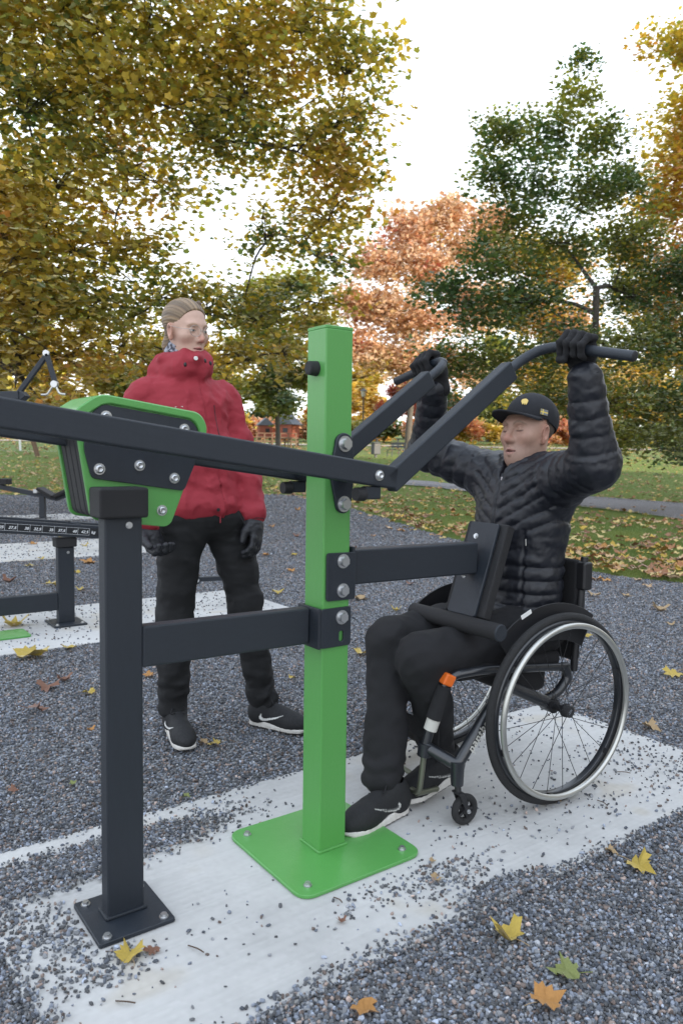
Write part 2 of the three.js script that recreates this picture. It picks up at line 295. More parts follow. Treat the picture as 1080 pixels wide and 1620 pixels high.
// loose stones
function stones(name, list, label, r) {
  const base = new THREE.IcosahedronGeometry(1, 0), p = base.attributes.position, jit = new Map();
  for (let i = 0; i < p.count; i++) { const k = [p.getX(i), p.getY(i), p.getZ(i)].map((v) => v.toFixed(2)).join(); if (!jit.has(k)) jit.set(k, 0.68 + 0.55 * r()); const s = jit.get(k); p.setXYZ(i, p.getX(i) * s, p.getY(i) * s * 0.8, p.getZ(i) * s * 1.1); }
  base.computeVertexNormals();
  const m = shadows(new THREE.InstancedMesh(base, std({ roughness: 0.9 }), list.length)); m.name = name; tag(m, label, 'gravel', null, 'stuff'); scene.add(m);
  const M4 = new THREE.Matrix4(), q = new THREE.Quaternion(), e = new THREE.Euler(), c = new THREE.Color();
  list.forEach(([x, y, z, s], i) => {
    e.set(r() * 6.3, r() * 6.3, r() * 6.3); q.setFromEuler(e); M4.compose(V(x, y, z), q, V(s * (0.8 + 0.5 * r()), s * (0.7 + 0.4 * r()), s * (0.8 + 0.5 * r()))); m.setMatrixAt(i, M4);
    const u = r(), v = 0.07 + 0.245 * u * u + (r() < 0.06 ? 0.2 : 0), w = r(); w < 0.14 ? c.setRGB(v * 1.25, v * 0.98, v * 0.86) : w < 0.5 ? c.setRGB(v * 0.88, v * 0.98, v * 1.18) : c.setRGB(v * 0.97, v, v * 1.06); m.setColorAt(i, c);
  });
  return m;
}
const onSlab = (x, z, g = 0) => { const [a, b] = toLocal(x, z); return (a > SL[0] - g && a < SL[1] + g && b > SL[2] - g && b < SL[3] + g) || (a > -2.6 - g && a < 1.76 + g && b > -3.87 - g && b < -2.72 + g) || (a > -3.6 && a < 2.2 && b > -8 && b < -6.45); };
{
  const r = rng(77), near = [];
  for (let k = 0; k < 520000; k++) {
    const D = 1.0 + 20 * pow(r(), 1.85), x = (r() * 2 - 1) * (0.47 * D + 0.25), z = -D;
    if (onSlab(x, z, -0.01) || !inside(yard, x, z)) continue;
    if (near.length >= 260000) break;
    const s = (0.0034 + 0.0042 * r() * r()) * (1 + 0.085 * max(0, D - 3)); near.push([x, GRAVEL_Y + s * (0.2 + 0.9 * r()), z, s]);
  }
  stones('gravel', near, 'loose grey gravel chips covering the yard', r);
  // scattered chips on the slabs: clusters where they were kicked up
  const list = [], cl = [[-0.66, -0.30, 0.19, 0.075, 3900], [-0.40, -0.31, 0.15, 0.06, 1300], [-0.80, -0.06, 0.08, 0.16, 450], [-0.70, 0.02, 0.08, 0.10, 300], [-0.89, 0.38, 0.06, 0.16, 800], [-0.70, 0.16, 0.09, 0.07, 260], [-0.22, -0.34, 0.18, 0.09, 420], [0.20, 0.33, 0.13, 0.07, 260], [0.27, 0.47, 0.11, 0.04, 1300], [0.05, 0.30, 0.16, 0.06, 160], [0.85, 0.25, 0.4, 0.16, 210], [1.35, 0.2, 0.2, 0.25, 330], [1.45, 0.35, 0.12, 0.1, 260], [-0.3, 0.25, 0.4, 0.2, 110], [0.5, 0.2, 0.5, 0.25, 120], [0.9, -0.2, 0.5, 0.25, 170], [1.0, -0.42, 0.4, 0.05, 160], [-0.2, 0.47, 0.5, 0.03, 260]];
  const gs = () => (r() + r() + r() - 1.5) * 1.3;
  for (const [cx, cz, sx, sz, n] of cl) for (let k = 0; k < n; k++) {
    const a = cx + gs() * sx, b = cz + gs() * sz; if (a < SL[0] + 0.005 || a > SL[1] - 0.005 || b < SL[2] + 0.01 || b > SL[3] - 0.005) continue;
    if (a > -0.70 && a < -0.50 && b > -0.115 && b < 0.11) continue; const onPlate = abs(a) < 0.216 && abs(b) < 0.216; if (onPlate && r() < 0.985) continue;
    const s = 0.0022 + 0.0040 * pow(r(), 1.6), w = local(a, 0, b); list.push([w.x, (onPlate ? 0.012 : 0) + s * 0.62 + (n > 700 ? r() * 0.006 : 0), w.z, s]);
  }
  for (let k = 0; k < 3600; k++) {                    // stones that have rolled over the slab's edges
    const side = r(), t = r(); let a, b, d = 0.022 * abs(gs()) * (0.5 + 1.4 * clamp(0.5 + 1.5 * nz(t * 9, side > 0.5 ? 3 : 8))); if (r() < 0.35) d = -0.01 * r();
    if (side < 0.42) { a = mix(SL[0], SL[1], t); b = SL[3] - d; } else if (side < 0.66) { a = SL[0] + 1.6 * d; b = mix(SL[2], SL[3], t); } else if (side < 0.9) { a = mix(SL[0], SL[1], t); b = SL[2] + 0.5 * d; } else { a = SL[1] - d; b = mix(SL[2], SL[3], t); }
    const s = 0.0028 + 0.0040 * r() * r(), w = local(a, 0, b); list.push([w.x, s * 0.55, w.z, s]);
  }
  for (let k = 0; k < 1500; k++) { const a = -2.4 + 4.1 * r(), b = -3.85 + 1.1 * r(), s = 0.003 + 0.004 * r(), w = local(a, 0, b); list.push([w.x, s * 0.6, w.z, s]); }
  for (let k = 0; k < 900; k++) { const a = -1.5 + 3.6 * r(), b = -7.95 + 1.45 * r(), s = 0.004 + 0.005 * r(), w = local(a, 0, b); list.push([w.x, s * 0.6, w.z, s]); }
  stones('gravel_on_slab', list, 'stray gravel chips strewn over the pale slabs', r);
}

// ---------------------------------------------------------------- the pull-down machine (local x along the slab, z towards the camera)
const machine = thing('pulldown_machine', 'green and charcoal lever pull-down machine the seated man is using', 'gym machine', [MO.x, 0, MO.z], MT);
{
  const g = machine;
  const sq = (hw, r) => shapeOf([[-hw, -hw], [hw, -hw], [hw, hw], [-hw, hw]], r);
  const post = part('post', box(0.092, 1.478, 0.092, 0, 0.751, 0, 0.005), M.green, g, 'bright green square upright post');
  part('cap', box(0.0925, 0.010, 0.0925, 0, 1.4925, 0, 0.003), M.green, post);
  part('weld', [beam(V(-0.05, 0.014, 0.048), V(0.05, 0.014, 0.048), 0.008, 0.008, V(0, 0, 1), 0.003), beam(V(-0.048, 0.014, -0.05), V(-0.048, 0.014, 0.05), 0.008, 0.008, V(1, 0, 0), 0.003), beam(V(0.048, 0.014, -0.05), V(0.048, 0.014, 0.05), 0.008, 0.008, V(1, 0, 0), 0.003)], M.green, post);
  const plate = part('base_plate', slabOf(sq(0.208, 0.05), 0.010, 0.0015, 8).rotateX(-PI / 2).translate(0, 0.001, 0), M.green, g, 'green base plate with rounded corners');
  for (const [x, z] of [[-1, -1], [1, -1], [1, 1], [-1, 1]]) part('anchor_bolt', put(boltGeo(0.0085), V(0.163 * x, 0.011, 0.163 * z), V(0, 1, 0)), M.zinc, plate);
  part('rubber_stop', [rod(V(-0.046, 1.382, 0), V(-0.072, 1.382, 0), 0.021, 0.019, 24), rod(V(-0.07, 1.382, 0), V(-0.074, 1.382, 0), 0.019, 0.015, 24)], M.rubber, g);
  // pivot plates either side of the post, with two bolts each
  for (const s of [1, -1]) {
    const sh = new THREE.Shape(); const r1 = 0.030, r2 = 0.026, y1 = 1.176, y2 = 1.009, x1 = 0.014, x2 = 0.014;
    sh.absarc(x1, y1, r1, -0.05, PI + 0.05, false); sh.lineTo(x1 - 0.042, 1.12); sh.lineTo(x1 - 0.042, 1.075); sh.absarc(x2, y2, r2, PI + 0.12, 2 * PI - 0.12, false); sh.lineTo(x1 + 0.034, 1.075); sh.lineTo(x1 + 0.034, 1.12); sh.closePath();
    const geo = slabOf(sh, 0.010, 0.002, 16); if (s < 0) geo.translate(0, 0, -0.057); else geo.translate(0, 0, 0.047);
    const pl = part('pivot_plate', geo, M.dark, g, 'charcoal pivot plate with two hexagon bolts');
    for (const y of [y1, y2]) part('bolt', put(boltGeo(0.0165), V(0.014, y, s * 0.057), V(0, 0, s)), M.zinc, pl);
  }
  part('pivot_axle', rod(V(0.006, 1.092, -0.165), V(0.006, 1.092, 0.165), 0.021, 0.021, 20), M.dark, g);
  // the two levers with their rising arms and handle bars
  for (const s of [1, -1]) {
    const zc = 0.18 * s, lev = part('lever', beam(V(-1.42, 1.287, zc), V(0.09, 1.0855, zc), 0.04, 0.060), M.dark, g, 'long charcoal lever of square tube');
    part('arm', beam(V(0.068, 1.071, zc), V(0.537, 1.408, zc), 0.040, 0.060), M.dark, lev);
    part('end_bolt', put(domeBoltGeo(0.0115), V(0.022, 1.0935, zc + 0.0205 * s), V(0, 0, s)), M.zinc, lev);
    part('stop_block', box(0.05, 0.034, 0.024, 0.012, 1.047, zc, 0.004), M.dark, lev);
    part('stop_knob', rod(V(-0.012, 1.044, zc), V(-0.040, 1.044, zc), 0.0185, 0.0175, 20), M.rubber, lev);
    const bar = [V(0.50, 1.384, zc), V(0.60, 1.452, zc), V(0.655, 1.487, s * 0.235), V(0.672, 1.430, s * 0.51)];
    const hb = part('handle_bar', bent(bar, 0.0155, 0.055, 16), M.dark, lev);
    part('end_cap', capEnd(V(0.672, 1.430, s * 0.51), V(0.017, -0.055, s * 0.275).normalize(), 0.0155), M.rubber, hb);
  }
  part('lever_tie', beam(V(-1.39, 1.283, -0.16), V(-1.39, 1.283, 0.16), 0.05, 0.05, V(1, 0, 0)), M.dark, g);
  // weight box on the far lever
  const out = [[-0.655, 0.982], [-0.456, 0.956], [-0.357, 1.205], [-0.378, 1.245], [-0.632, 1.279], [-0.694, 1.237]];
  const wb = part('weight_box', slabOf(shapeOf(out, 0.022), 0.012, 0.002, 6).translate(0, 0, -0.058), M.green, g, 'green weight box with charcoal bolted panel');
  part('back_plate', slabOf(shapeOf(out, 0.022), 0.012, 0.002, 6).translate(0, 0, -0.226), M.green, wb);
  const inset = out.map(([x, y]) => [x + (x < -0.52 ? 0.006 : -0.006), y + (y > 1.1 ? -0.006 : 0.006)]);
  for (let k = 0; k < 4; k++) part('weight_plate', slabOf(shapeOf(inset, 0.018), 0.0355, 0.003, 5).translate(0, 0, -0.214 + 0.039 * k), M.rubber, wb);
  {
    const o = shapeOf(out, 0.022).getPoints(6), ins = o.filter((p) => p.y > 1.13).sort((a, b) => Math.atan2(a.y - 1.0, a.x + 0.53) - Math.atan2(b.y - 1.0, b.x + 0.53));
    const band = new THREE.Shape([...ins.map((p) => new THREE.Vector2(p.x * 1 + (p.x + 0.53) * 0.02, p.y + (p.y - 1.1) * 0.02)), ...ins.slice().reverse().map((p) => new THREE.Vector2(p.x - (p.x + 0.53) * 0.10, p.y - (p.y - 1.1) * 0.10))]);
    part('top_cover', slabOf(band, 0.196, 0.003, 4).translate(0, 0, -0.232), M.green, wb);
  }
  part('front_panel', slabOf(shapeOf([[-0.655, 1.082], [-0.42, 1.048], [-0.388, 1.122], [-0.381, 1.205], [-0.400, 1.228], [-0.628, 1.258], [-0.668, 1.222], [-0.672, 1.150]], 0.012), 0.006, 0.001, 4).translate(0, 0, -0.046), M.dark, wb);
  for (const [x, y] of [[-0.62, 1.229], [-0.42, 1.205], [-0.637, 1.104], [-0.538, 1.113], [-0.447, 1.081]]) part('bolt', put(domeBoltGeo(0.0108), V(x, y, -0.040), V(0, 0, 1)), M.zinc, wb);
  part('bolt', put(domeBoltGeo(0.0108), V(-0.478, 1.000, -0.046), V(0, 0, 1)), M.zinc, wb);
  // bumper post
  const bp = part('bumper_post', box(0.092, 0.985, 0.048, -0.597, 0.5, -0.012, 0.006), M.dark, g, 'charcoal stop post of rectangular tube');
  const bpl = part('base_plate', slabOf(shapeOf([[-0.692, -0.096], [-0.505, -0.096], [-0.505, 0.103], [-0.692, 0.103]], 0.006), 0.011, 0.0015, 3).rotateX(-PI / 2).translate(0, 0.001, 0), M.dark, bp);
  for (const [x, z] of [[-0.668, 0.078], [-0.668, -0.080], [-0.528, 0.078], [-0.528, -0.080]]) part('anchor_bolt', put(boltGeo(0.0085), V(x, 0.012, z), V(0, 1, 0)), M.zinc, bpl);
  part('weld', [beam(V(-0.648, 0.016, 0.015), V(-0.546, 0.016, 0.015), 0.010, 0.008, V(0, 0, 1), 0.003), beam(V(-0.6455, 0.016, -0.04), V(-0.6455, 0.016, 0.018), 0.010, 0.008, V(1, 0, 0), 0.003)], M.dark, bp);
  part('rubber_bumper', box(0.118, 0.072, 0.080, -0.602, 1.026, -0.006, 0.007), M.rubber, bp);
  part('bumper_bolt', put(boltGeo(0.006), V(-0.585, 0.972, 0.0125), V(0, 0, 1)), M.zinc, bp);
  // cross beam to the green post and its clamp
  const cb = part('cross_beam', beam(V(-0.552, 0.672, -0.008), V(-0.066, 0.665, -0.008), 0.042, 0.102), M.dark, g);
  part('end_plate', box(0.010, 0.114, 0.106, -0.0595, 0.662, 0, 0.002), M.dark, cb);
  for (const s of [1, -1]) {
    const hole = new THREE.Path(); hole.absarc(0.014, 0.627, 0.0075, PI, 2 * PI); hole.absarc(0.014, 0.643, 0.0075, 0, PI); hole.closePath();
    const sh = shapeOf([[-0.055, 0.606], [0.047, 0.606], [0.047, 0.717], [-0.055, 0.717]], 0.009); sh.holes.push(hole);
    const cp = part('clamp_plate', slabOf(sh, 0.007, 0.001, 8).translate(0, 0, s > 0 ? 0.0475 : -0.0545), M.dark, cb); part('bolt', put(boltGeo(0.0150), V(0.014, 0.689, s * 0.0545), V(0, 0, s)), M.zinc, cp);
  }
  // the seat-side beam with chest pad and thigh roller
  const tb = part('pad_beam', beam(V(0.060, 0.822, 0), V(0.585, 0.813, 0), 0.05, 0.102), M.dark, g);
  for (const s of [1, -1]) {
    const cp = part('clamp_plate', slabOf(shapeOf([[-0.038, 0.738], [0.061, 0.736], [0.061, 0.871], [-0.038, 0.873]], 0.009), 0.007, 0.001, 5).translate(0, 0, s > 0 ? 0.0475 : -0.0545), M.dark, tb);
    for (const y of [0.848, 0.765]) part('bolt', put(boltGeo(0.0150), V(0.016, y, s * 0.0545), V(0, 0, s)), M.zinc, cp);
  }
  part('end_plate', box(0.008, 0.128, 0.106, 0.0555, 0.822, 0, 0.002), M.dark, tb);
  const tilt = new THREE.Matrix4().makeRotationZ(-0.34).setPosition(0.590, 0.785, 0.0);
  const padPlate = part('pad_plate', slabOf(shapeOf([[-0.062, -0.165], [0.062, -0.165], [0.062, 0.150], [-0.062, 0.150]], 0.010), 0.012, 0.002, 4).rotateY(PI / 2).applyMatrix4(tilt), M.dark, tb, 'flat steel plate carrying the chest pad');
  part('chest_pad', box(0.038, 0.318, 0.178, 0.033, -0.004, 0.0, 0.007).applyMatrix4(tilt), M.rubber, padPlate, 'black rubber chest pad');
  part('plate_bolt', put(boltGeo(0.0065), V(0.588, 0.885, 0.012), V(-0.94, 0.30, 0.1).normalize()), M.zinc, padPlate);
  part('plate_bolt', put(boltGeo(0.0060), V(0.548, 0.756, 0.0), V(0, -1, 0)), M.zinc, padPlate);
  const ro = part('thigh_roller', rod(V(0.515, 0.607, -0.205), V(0.515, 0.607, 0.195), 0.0275, 0.0275, 32), M.rubber, tb, 'black cylindrical thigh roller');
  part('end_cap', [rod(V(0.515, 0.607, 0.195), V(0.515, 0.607, 0.199), 0.0275, 0.0245, 32)], M.dark, ro);
}

// ---------------------------------------------------------------- wheelchair (local x backwards, z to the sitter's left)
const CM = V(0.5857, 0, -2.7019), CT = 0.5436;
const chair = thing('wheelchair', 'black active wheelchair with large spoked wheels facing the green post', 'wheelchair', [CM.x, 0, CM.z], CT);
const font = await new FontLoader().loadAsync('fonts/droid/droid_sans_bold.typeface.json');
function lathe(pts, seg = 64) { return new THREE.LatheGeometry(pts.map(([a, b]) => new THREE.Vector2(a, b)), seg).rotateX(PI / 2); }
for (const s of [1, -1]) {
  const zc = s * 0.28, R = 0.32;
  const tyre = (r, t) => new THREE.TorusGeometry(r, t, 14, 96).translate(0, R, zc);
  const w = new THREE.Group(); w.name = 'rear_wheel'; chair.add(w);
  part('tyre', tyre(R - 0.0135, 0.0135), M.tyre, w);
  part('rim', lathe([[0.277, -0.009], [0.283, -0.011], [0.297, -0.010], [0.297, 0.010], [0.283, 0.011], [0.277, 0.009], [0.277, -0.009]], 96).translate(0, R, zc), M.carbon, w);
  part('hand_rim', new THREE.TorusGeometry(0.283, 0.0098, 14, 96).translate(0, R, zc + s * 0.036), M.steel, w, 'bright metal push rim');
  for (let k = 0; k < 6; k++) { const a = k * PI / 3 + 0.35, c = cos(a), d = sin(a); part('rim_tab', beam(V(0.281 * c, R + 0.281 * d, zc + s * 0.008), V(0.281 * c, R + 0.281 * d, zc + s * 0.030), 0.010, 0.018, V(c, d, 0), 0.002), M.black, w); }
  part('hub', [rod(V(0, R, zc - s * 0.035), V(0, R, zc + s * 0.030), 0.012, 0.012, 20), rod(V(0, R, zc - s * 0.030), V(0, R, zc - s * 0.022), 0.024, 0.024, 24), rod(V(0, R, zc + s * 0.020), V(0, R, zc + s * 0.028), 0.022, 0.022, 24)], M.black, w);
  const cap = part('hub_cap', [rod(V(0, R, zc + s * 0.028), V(0, R, zc + s * 0.046), 0.021, 0.0185, 28)], M.rubber, w);
  part('emblem', [beam(V(-0.006, R - 0.007, zc + s * 0.0465), V(0.006, R + 0.007, zc + s * 0.0465), 0.001, 0.002), beam(V(-0.009, R - 0.001, zc + s * 0.0465), V(0.003, R + 0.009, zc + s * 0.0465), 0.001, 0.002)], M.greyPrint, cap);
  for (let k = 0; k < 24; k++) {
    const a = k * 2 * PI / 24 + 0.1, side = k % 2 ? -1 : 1, cross = (k % 4 < 2 ? 1 : -1) * 0.85, r0 = 0.021, z0 = zc + s * (side > 0 ? 0.024 : -0.026);
    part('spoke', rod(V(r0 * cos(a + cross), R + r0 * sin(a + cross), z0), V(0.279 * cos(a), R + 0.279 * sin(a), zc), 0.0012, 0.0012, 5), M.black, w);
  }
  // caster
  const cx = -0.370, cz = s * 0.247, cr = 0.049, ca = new THREE.Group(); ca.name = 'front_caster'; chair.add(ca);
  part('tyre', new THREE.TorusGeometry(cr - 0.011, 0.011, 12, 40).scale(1, 1, 1.15).translate(cx, cr, cz), M.tyre, ca);
  part('hub', [rod(V(cx, cr, cz - 0.010), V(cx, cr, cz + 0.010), 0.013, 0.013, 18), ...[0, 1, 2, 3, 4].map((k) => beam(V(cx, cr, cz), V(cx + 0.031 * cos(k * 1.2566), cr + 0.031 * sin(k * 1.2566), cz), 0.014, 0.009, V(0, 0, 1), 0.002))], M.black, ca);
  part('fork', [-1, 1].map((q) => beam(V(cx, cr, cz + q * 0.017), V(-0.396, 0.108, cz + q * 0.017), 0.004, 0.016, V(0, 0, 1), 0.002)).concat([beam(V(-0.396, 0.108, cz - 0.02), V(-0.396, 0.108, cz + 0.02), 0.022, 0.006, V(1, 0, 0), 0.002), rod(V(-0.396, 0.105, cz), V(-0.396, 0.14, cz - s * 0.006), 0.010, 0.010)]), M.black, ca);
  part('axle_bolt', put(boltGeo(0.005), V(cx, cr, cz + s * 0.019), V(0, 0, s)), M.zinc, ca);
  // side frame
  const z = s * 0.20, fr = part('side_frame', [
    bent([V(0.12, 0.425, z), V(-0.27, 0.466, z), V(-0.392, 0.455, s * 0.172), V(-0.436, 0.285, s * 0.150), V(-0.452, 0.222, s * 0.146)], 0.0145, 0.05),
    rod(V(-0.449, 0.240, s * 0.147), V(-0.454, 0.200, s * 0.145), 0.024, 0.022, 18),
    bent([V(-0.448, 0.228, s * 0.148), V(-0.396, 0.192, s * 0.237), V(-0.268, 0.326, s * 0.222), V(-0.16, 0.41, s * 0.205)], 0.0195, 0.020),
    rod(V(-0.396, 0.205, s * 0.238), V(-0.396, 0.130, s * 0.240), 0.023, 0.0195, 18),
    bent([V(-0.20, 0.415, z), V(-0.13, 0.385, z), V(0.0, 0.322, s * 0.235)], 0.021, 0.03), rod(V(0, 0.32, s * 0.21), V(0, 0.32, s * 0.25), 0.024, 0.024, 20),
    bent([V(0.10, 0.43, z), V(0.125, 0.39, z), V(0.07, 0.335, z), V(0, 0.32, z)], 0.017, 0.03)], M.carbon, chair);
  part('clamp', rod(V(-0.4265, 0.318, s * 0.1545), V(-0.436, 0.283, s * 0.150), 0.0215, 0.0215, 20), M.offwhite, fr, 'scuffed white clamp ring');
  part('strap', [rod(V(-0.400, 0.425, s * 0.168), V(-0.4265, 0.32, s * 0.1545), 0.0215, 0.025, 16)], M.blackCloth, fr);
  part('reflector', [beam(V(-0.385, 0.464, s * 0.173), V(-0.400, 0.430, s * 0.168), 0.042, 0.040, V(0, 0, 1), 0.006)], M.orange, fr, 'orange reflective tag');
  if (s > 0) {
    const t = new TextGeometry('panthera', { font, size: 0.025, depth: 0.0010, curveSegments: 3 }); t.scale(0.92, 1, 1);
    const dir = V(0.128, 0.134, -0.015).normalize(), up = V(-dir.y, dir.x, 0).normalize(), outw = dir.clone().cross(up).normalize(); t.applyMatrix4(new THREE.Matrix4().makeBasis(dir, up, outw).setPosition(V(-0.358, 0.232, 0.2335).addScaledVector(up, -0.011).addScaledVector(outw, 0.0195)));
    part('lettering', t, M.offwhite, fr, 'outlined white maker lettering on the diagonal tube');
  }
  // side guard over the wheel
  const gp = []; for (let k = 0; k <= 12; k++) { const a = mix(2.35, 0.98, k / 12); gp.push([0.345 * cos(a), 0.32 + 0.345 * sin(a)]); } for (let k = 0; k <= 8; k++) { const a = mix(0.98, 2.35, k / 8); gp.push([0.25 * cos(a), 0.32 + 0.22 * sin(a)]); }
  const gd = part('side_guard', slabOf(shapeOf(gp), 0.004, 0.001, 3).translate(0, 0, s > 0 ? 0.236 : -0.24), M.black, chair);
  if (s > 0) part('sticker', beam(V(-0.148, 0.630, 0.2405), V(-0.105, 0.648, 0.2405), 0.001, 0.015), M.white, gd);
  part('push_post', [rod(V(0.165, 0.40, s * 0.185), V(0.20, 0.80, s * 0.185), 0.013, 0.013), box(0.045, 0.10, 0.05, 0.196, 0.735, s * 0.185, 0.01)], M.black, chair);
}
part('axle', rod(V(0, 0.32, -0.25), V(0, 0.32, 0.25), 0.016, 0.016, 18), M.carbon, chair);
part('seat', [box(0.46, 0.05, 0.36, -0.12, 0.452, 0, 0.018), box(0.16, 0.11, 0.30, 0.0, 0.385, 0, 0.03)], M.blackCloth, chair);
part('backrest', [box(0.03, 0.36, 0.36, 0.185, 0.61, 0, 0.014).applyMatrix4(new THREE.Matrix4().makeShear(0, 0, 0, 0, 0, 0)), box(0.05, 0.10, 0.33, 0.22, 0.62, 0, 0.02)], M.blackCloth, chair);
{
  const f = part('footrest', [bent([V(-0.454, 0.207, 0.145), V(-0.462, 0.072, 0.135), V(-0.435, 0.056, -0.02), V(-0.462, 0.072, -0.135), V(-0.454, 0.207, -0.145)], 0.0095, 0.035, 10), rod(V(-0.455, 0.062, 0.11), V(-0.365, 0.055, 0.10), 0.009, 0.009), rod(V(-0.455, 0.062, -0.11), V(-0.365, 0.055, -0.10), 0.009, 0.009), rod(V(-0.365, 0.055, 0.105), V(-0.365, 0.055, -0.105), 0.009, 0.009)], M.olive, chair, 'olive tube footrest');
  part('calf_strap', beam(V(-0.40, 0.25, -0.15), V(-0.40, 0.25, 0.15), 0.004, 0.06, V(1, 0, 0), 0.001), M.blackCloth, chair); void f;
}

// ---------------------------------------------------------------- people
const skinMat = (rough = 0.55) => phy({ vertexColors: true, roughness: rough, sheen: 0.2, sheenRoughness: 0.6, sheenColor: new THREE.Color(0.5, 0.3, 0.25) });
// a head in its own frame: face towards +z, up +y, the person's left +x, origin between the ears
function headGeo(o) {
  const g = [];
  const skull = join([ell(0, 0.045, -0.016, 0.074, 0.082, 0.094), ell(0, -0.022, 0.020, 0.062 * o.wide, 0.086, 0.066), ell(0, -0.078, 0.042, 0.036 * o.jaw, 0.030, 0.036)], 0.045);
  const list = [ell(0, 0.026, 0.074 + 0.002 * o.brow, 0.046, 0.010 + 0.003 * o.brow, 0.013 + 0.003 * o.brow), ell(0.043, -0.018, 0.054, 0.024, 0.020, 0.026), ell(-0.043, -0.018, 0.054, 0.024, 0.020, 0.026)];
  const nose = join([cone(V(0, 0.020, 0.082), V(0, -0.026, 0.104), 0.0075, 0.0118 * o.nose), ell(0.0105, -0.031, 0.093, 0.0085 * o.nose, 0.0075, 0.010), ell(-0.0105, -0.031, 0.093, 0.0085 * o.nose, 0.0075, 0.010)], 0.010);
  const lips = join([cone(V(-0.019, -0.0585, 0.076), V(0, -0.0565, 0.0865 + o.pout), 0.0040, 0.0062), cone(V(0.019, -0.0585, 0.076), V(0, -0.0565, 0.0865 + o.pout), 0.0040, 0.0062), cone(V(-0.016, -0.0675, 0.074), V(0, -0.0695, 0.0835 + o.pout), 0.0042, 0.0068), cone(V(0.016, -0.0675, 0.074), V(0, -0.0695, 0.0835 + o.pout), 0.0042, 0.0068)], 0.005);
  const slit = cone(V(-0.020, -0.0622, 0.082), V(0.020, -0.0622, 0.082), 0.0022, 0.0022), slit2 = ell(0, -0.0625, 0.094, 0.014, 0.0022 + o.open, 0.016);
  const sock = [ell(0.031, 0.004, 0.095, 0.019, 0.0125, o.brow ? 0.020 : 0.0165), ell(-0.031, 0.004, 0.095, 0.019, 0.0125, o.brow ? 0.020 : 0.0165)], eyes = [ell(0.031, 0.003, 0.0715, 0.0150, 0.0120, 0.0125), ell(-0.031, 0.003, 0.0715, 0.0150, 0.0120, 0.0125)];
  const earR = [1, -1].map((s) => { const a = ell(s * 0.0775, -0.004, -0.006, 0.0095, 0.0315, 0.0195, s * 0.35, -0.15, s * -0.12), b = ell(s * 0.086, -0.002, -0.001, 0.010, 0.019, 0.0105, s * 0.35, -0.15, 0), c = ell(s * 0.0755, -0.028, 0.002, 0.007, 0.010, 0.008); return (x, y, z) => smin(smax(a(x, y, z), -b(x, y, z), 0.004), c(x, y, z), 0.006); });
  const neck = cone(V(0, -0.050, -0.018), V(0, -0.200, -0.038), 0.052 * o.neck, 0.060 * o.neck);
  const f = (x, y, z) => {
    let d = skull(x, y, z); for (const l of list) d = smin(d, l(x, y, z), 0.022);
    d = smax(d, -sock[0](x, y, z), 0.016); d = smax(d, -sock[1](x, y, z), 0.016);
    d = smin(d, nose(x, y, z), 0.012); d = smin(d, eyes[0](x, y, z), 0.004); d = smin(d, eyes[1](x, y, z), 0.004);
    d = smin(d, lips(x, y, z), 0.006); d = smax(d, -slit(x, y, z), 0.003); if (o.open) d = smax(d, -slit2(x, y, z), 0.003);
    d = smin(d, neck(x, y, z), 0.03); d = smin(d, earR[0](x, y, z), 0.006); d = smin(d, earR[1](x, y, z), 0.006);
    return d;
  };
  const S = o.skin, col = (x, y, z) => {
    let c = [...S]; const ax = abs(x), n = 1 + 0.06 * nz(x * 90, y * 90, z * 90); const to = (t, k) => { c = c.map((v, i) => mix(v, t[i], k)); };
    to([S[0] * 1.0, S[1] * 0.66, S[2] * 0.62], 0.8 * sstep(0.022, 0.006, hypot(x, y + 0.026, z - 0.104)));                     // nose
    to([S[0] * 1.0, S[1] * 0.78, S[2] * 0.76], 0.30 * sstep(0.035, 0.008, hypot(ax - 0.040, y + 0.028, z - 0.068)));             // cheeks
    to([S[0] * 0.95, S[1] * 0.72, S[2] * 0.68], 0.6 * sstep(0.070, 0.078, ax));                                                  // ears
    if (z > 0.06) to(o.lip, sstep(0.0035, -0.001, abs(y + 0.0628) - 0.0085 * (1 - pow(ax / 0.023, 2))) * (ax < 0.023 ? 1 : 0));
    if (z > 0.06) to([0.10, 0.035, 0.03], sstep(0.0026, 0.0008, abs(y + 0.0622)) * (ax < 0.02 ? 0.85 : 0));
    if (o.stubble && y < -0.03 && z > -0.02) to([0.20, 0.155, 0.135], 0.34 * sstep(-0.030, -0.050, y) * (0.75 + 0.5 * nz(x * 300, y * 300, z * 300)) * (hypot(x, y + 0.062) > 0.02 ? 1 : 0.4) * sstep(-0.02, 0.02, z));
    if (z > 0.05) { const bx = ax - 0.032, by = y - (0.027 - 0.010 * (bx / 0.02) * (bx / 0.02) + 0.002); to(o.browC, 0.75 * sstep(0.0055, 0.002, abs(by)) * sstep(0.023, 0.017, abs(bx))); }
    if (z > 0.05) { const ex = (ax - 0.031) / 0.0145, ey = y - 0.003;
      if (o.closed) to([0.12, 0.07, 0.055], 0.8 * sstep(0.0030, 0.0008, abs(ey + 0.0042 + 0.002 * (1 - ex * ex))) * sstep(1.1, 0.85, abs(ex)));
      else if (abs(ex) < 1.05) { const up = 0.0040 * (1 - ex * ex), lo = -0.0036 * (1 - ex * ex); if (ey < up && ey > lo) { const ir = hypot((ax - 0.031) - 0.002 * Math.sign(x), ey + 0.0004); c = ir < 0.0022 ? [0.01, 0.01, 0.01] : ir < 0.0055 ? [0.045, 0.06, 0.07] : [0.46, 0.42, 0.40]; } to([0.05, 0.03, 0.025], 0.85 * sstep(0.0022, 0.0006, abs(ey - up - 0.0006))); to([0.2, 0.12, 0.1], 0.4 * sstep(0.0018, 0.0005, abs(ey - lo))); } }
    return c.map((v) => v * n);
  };
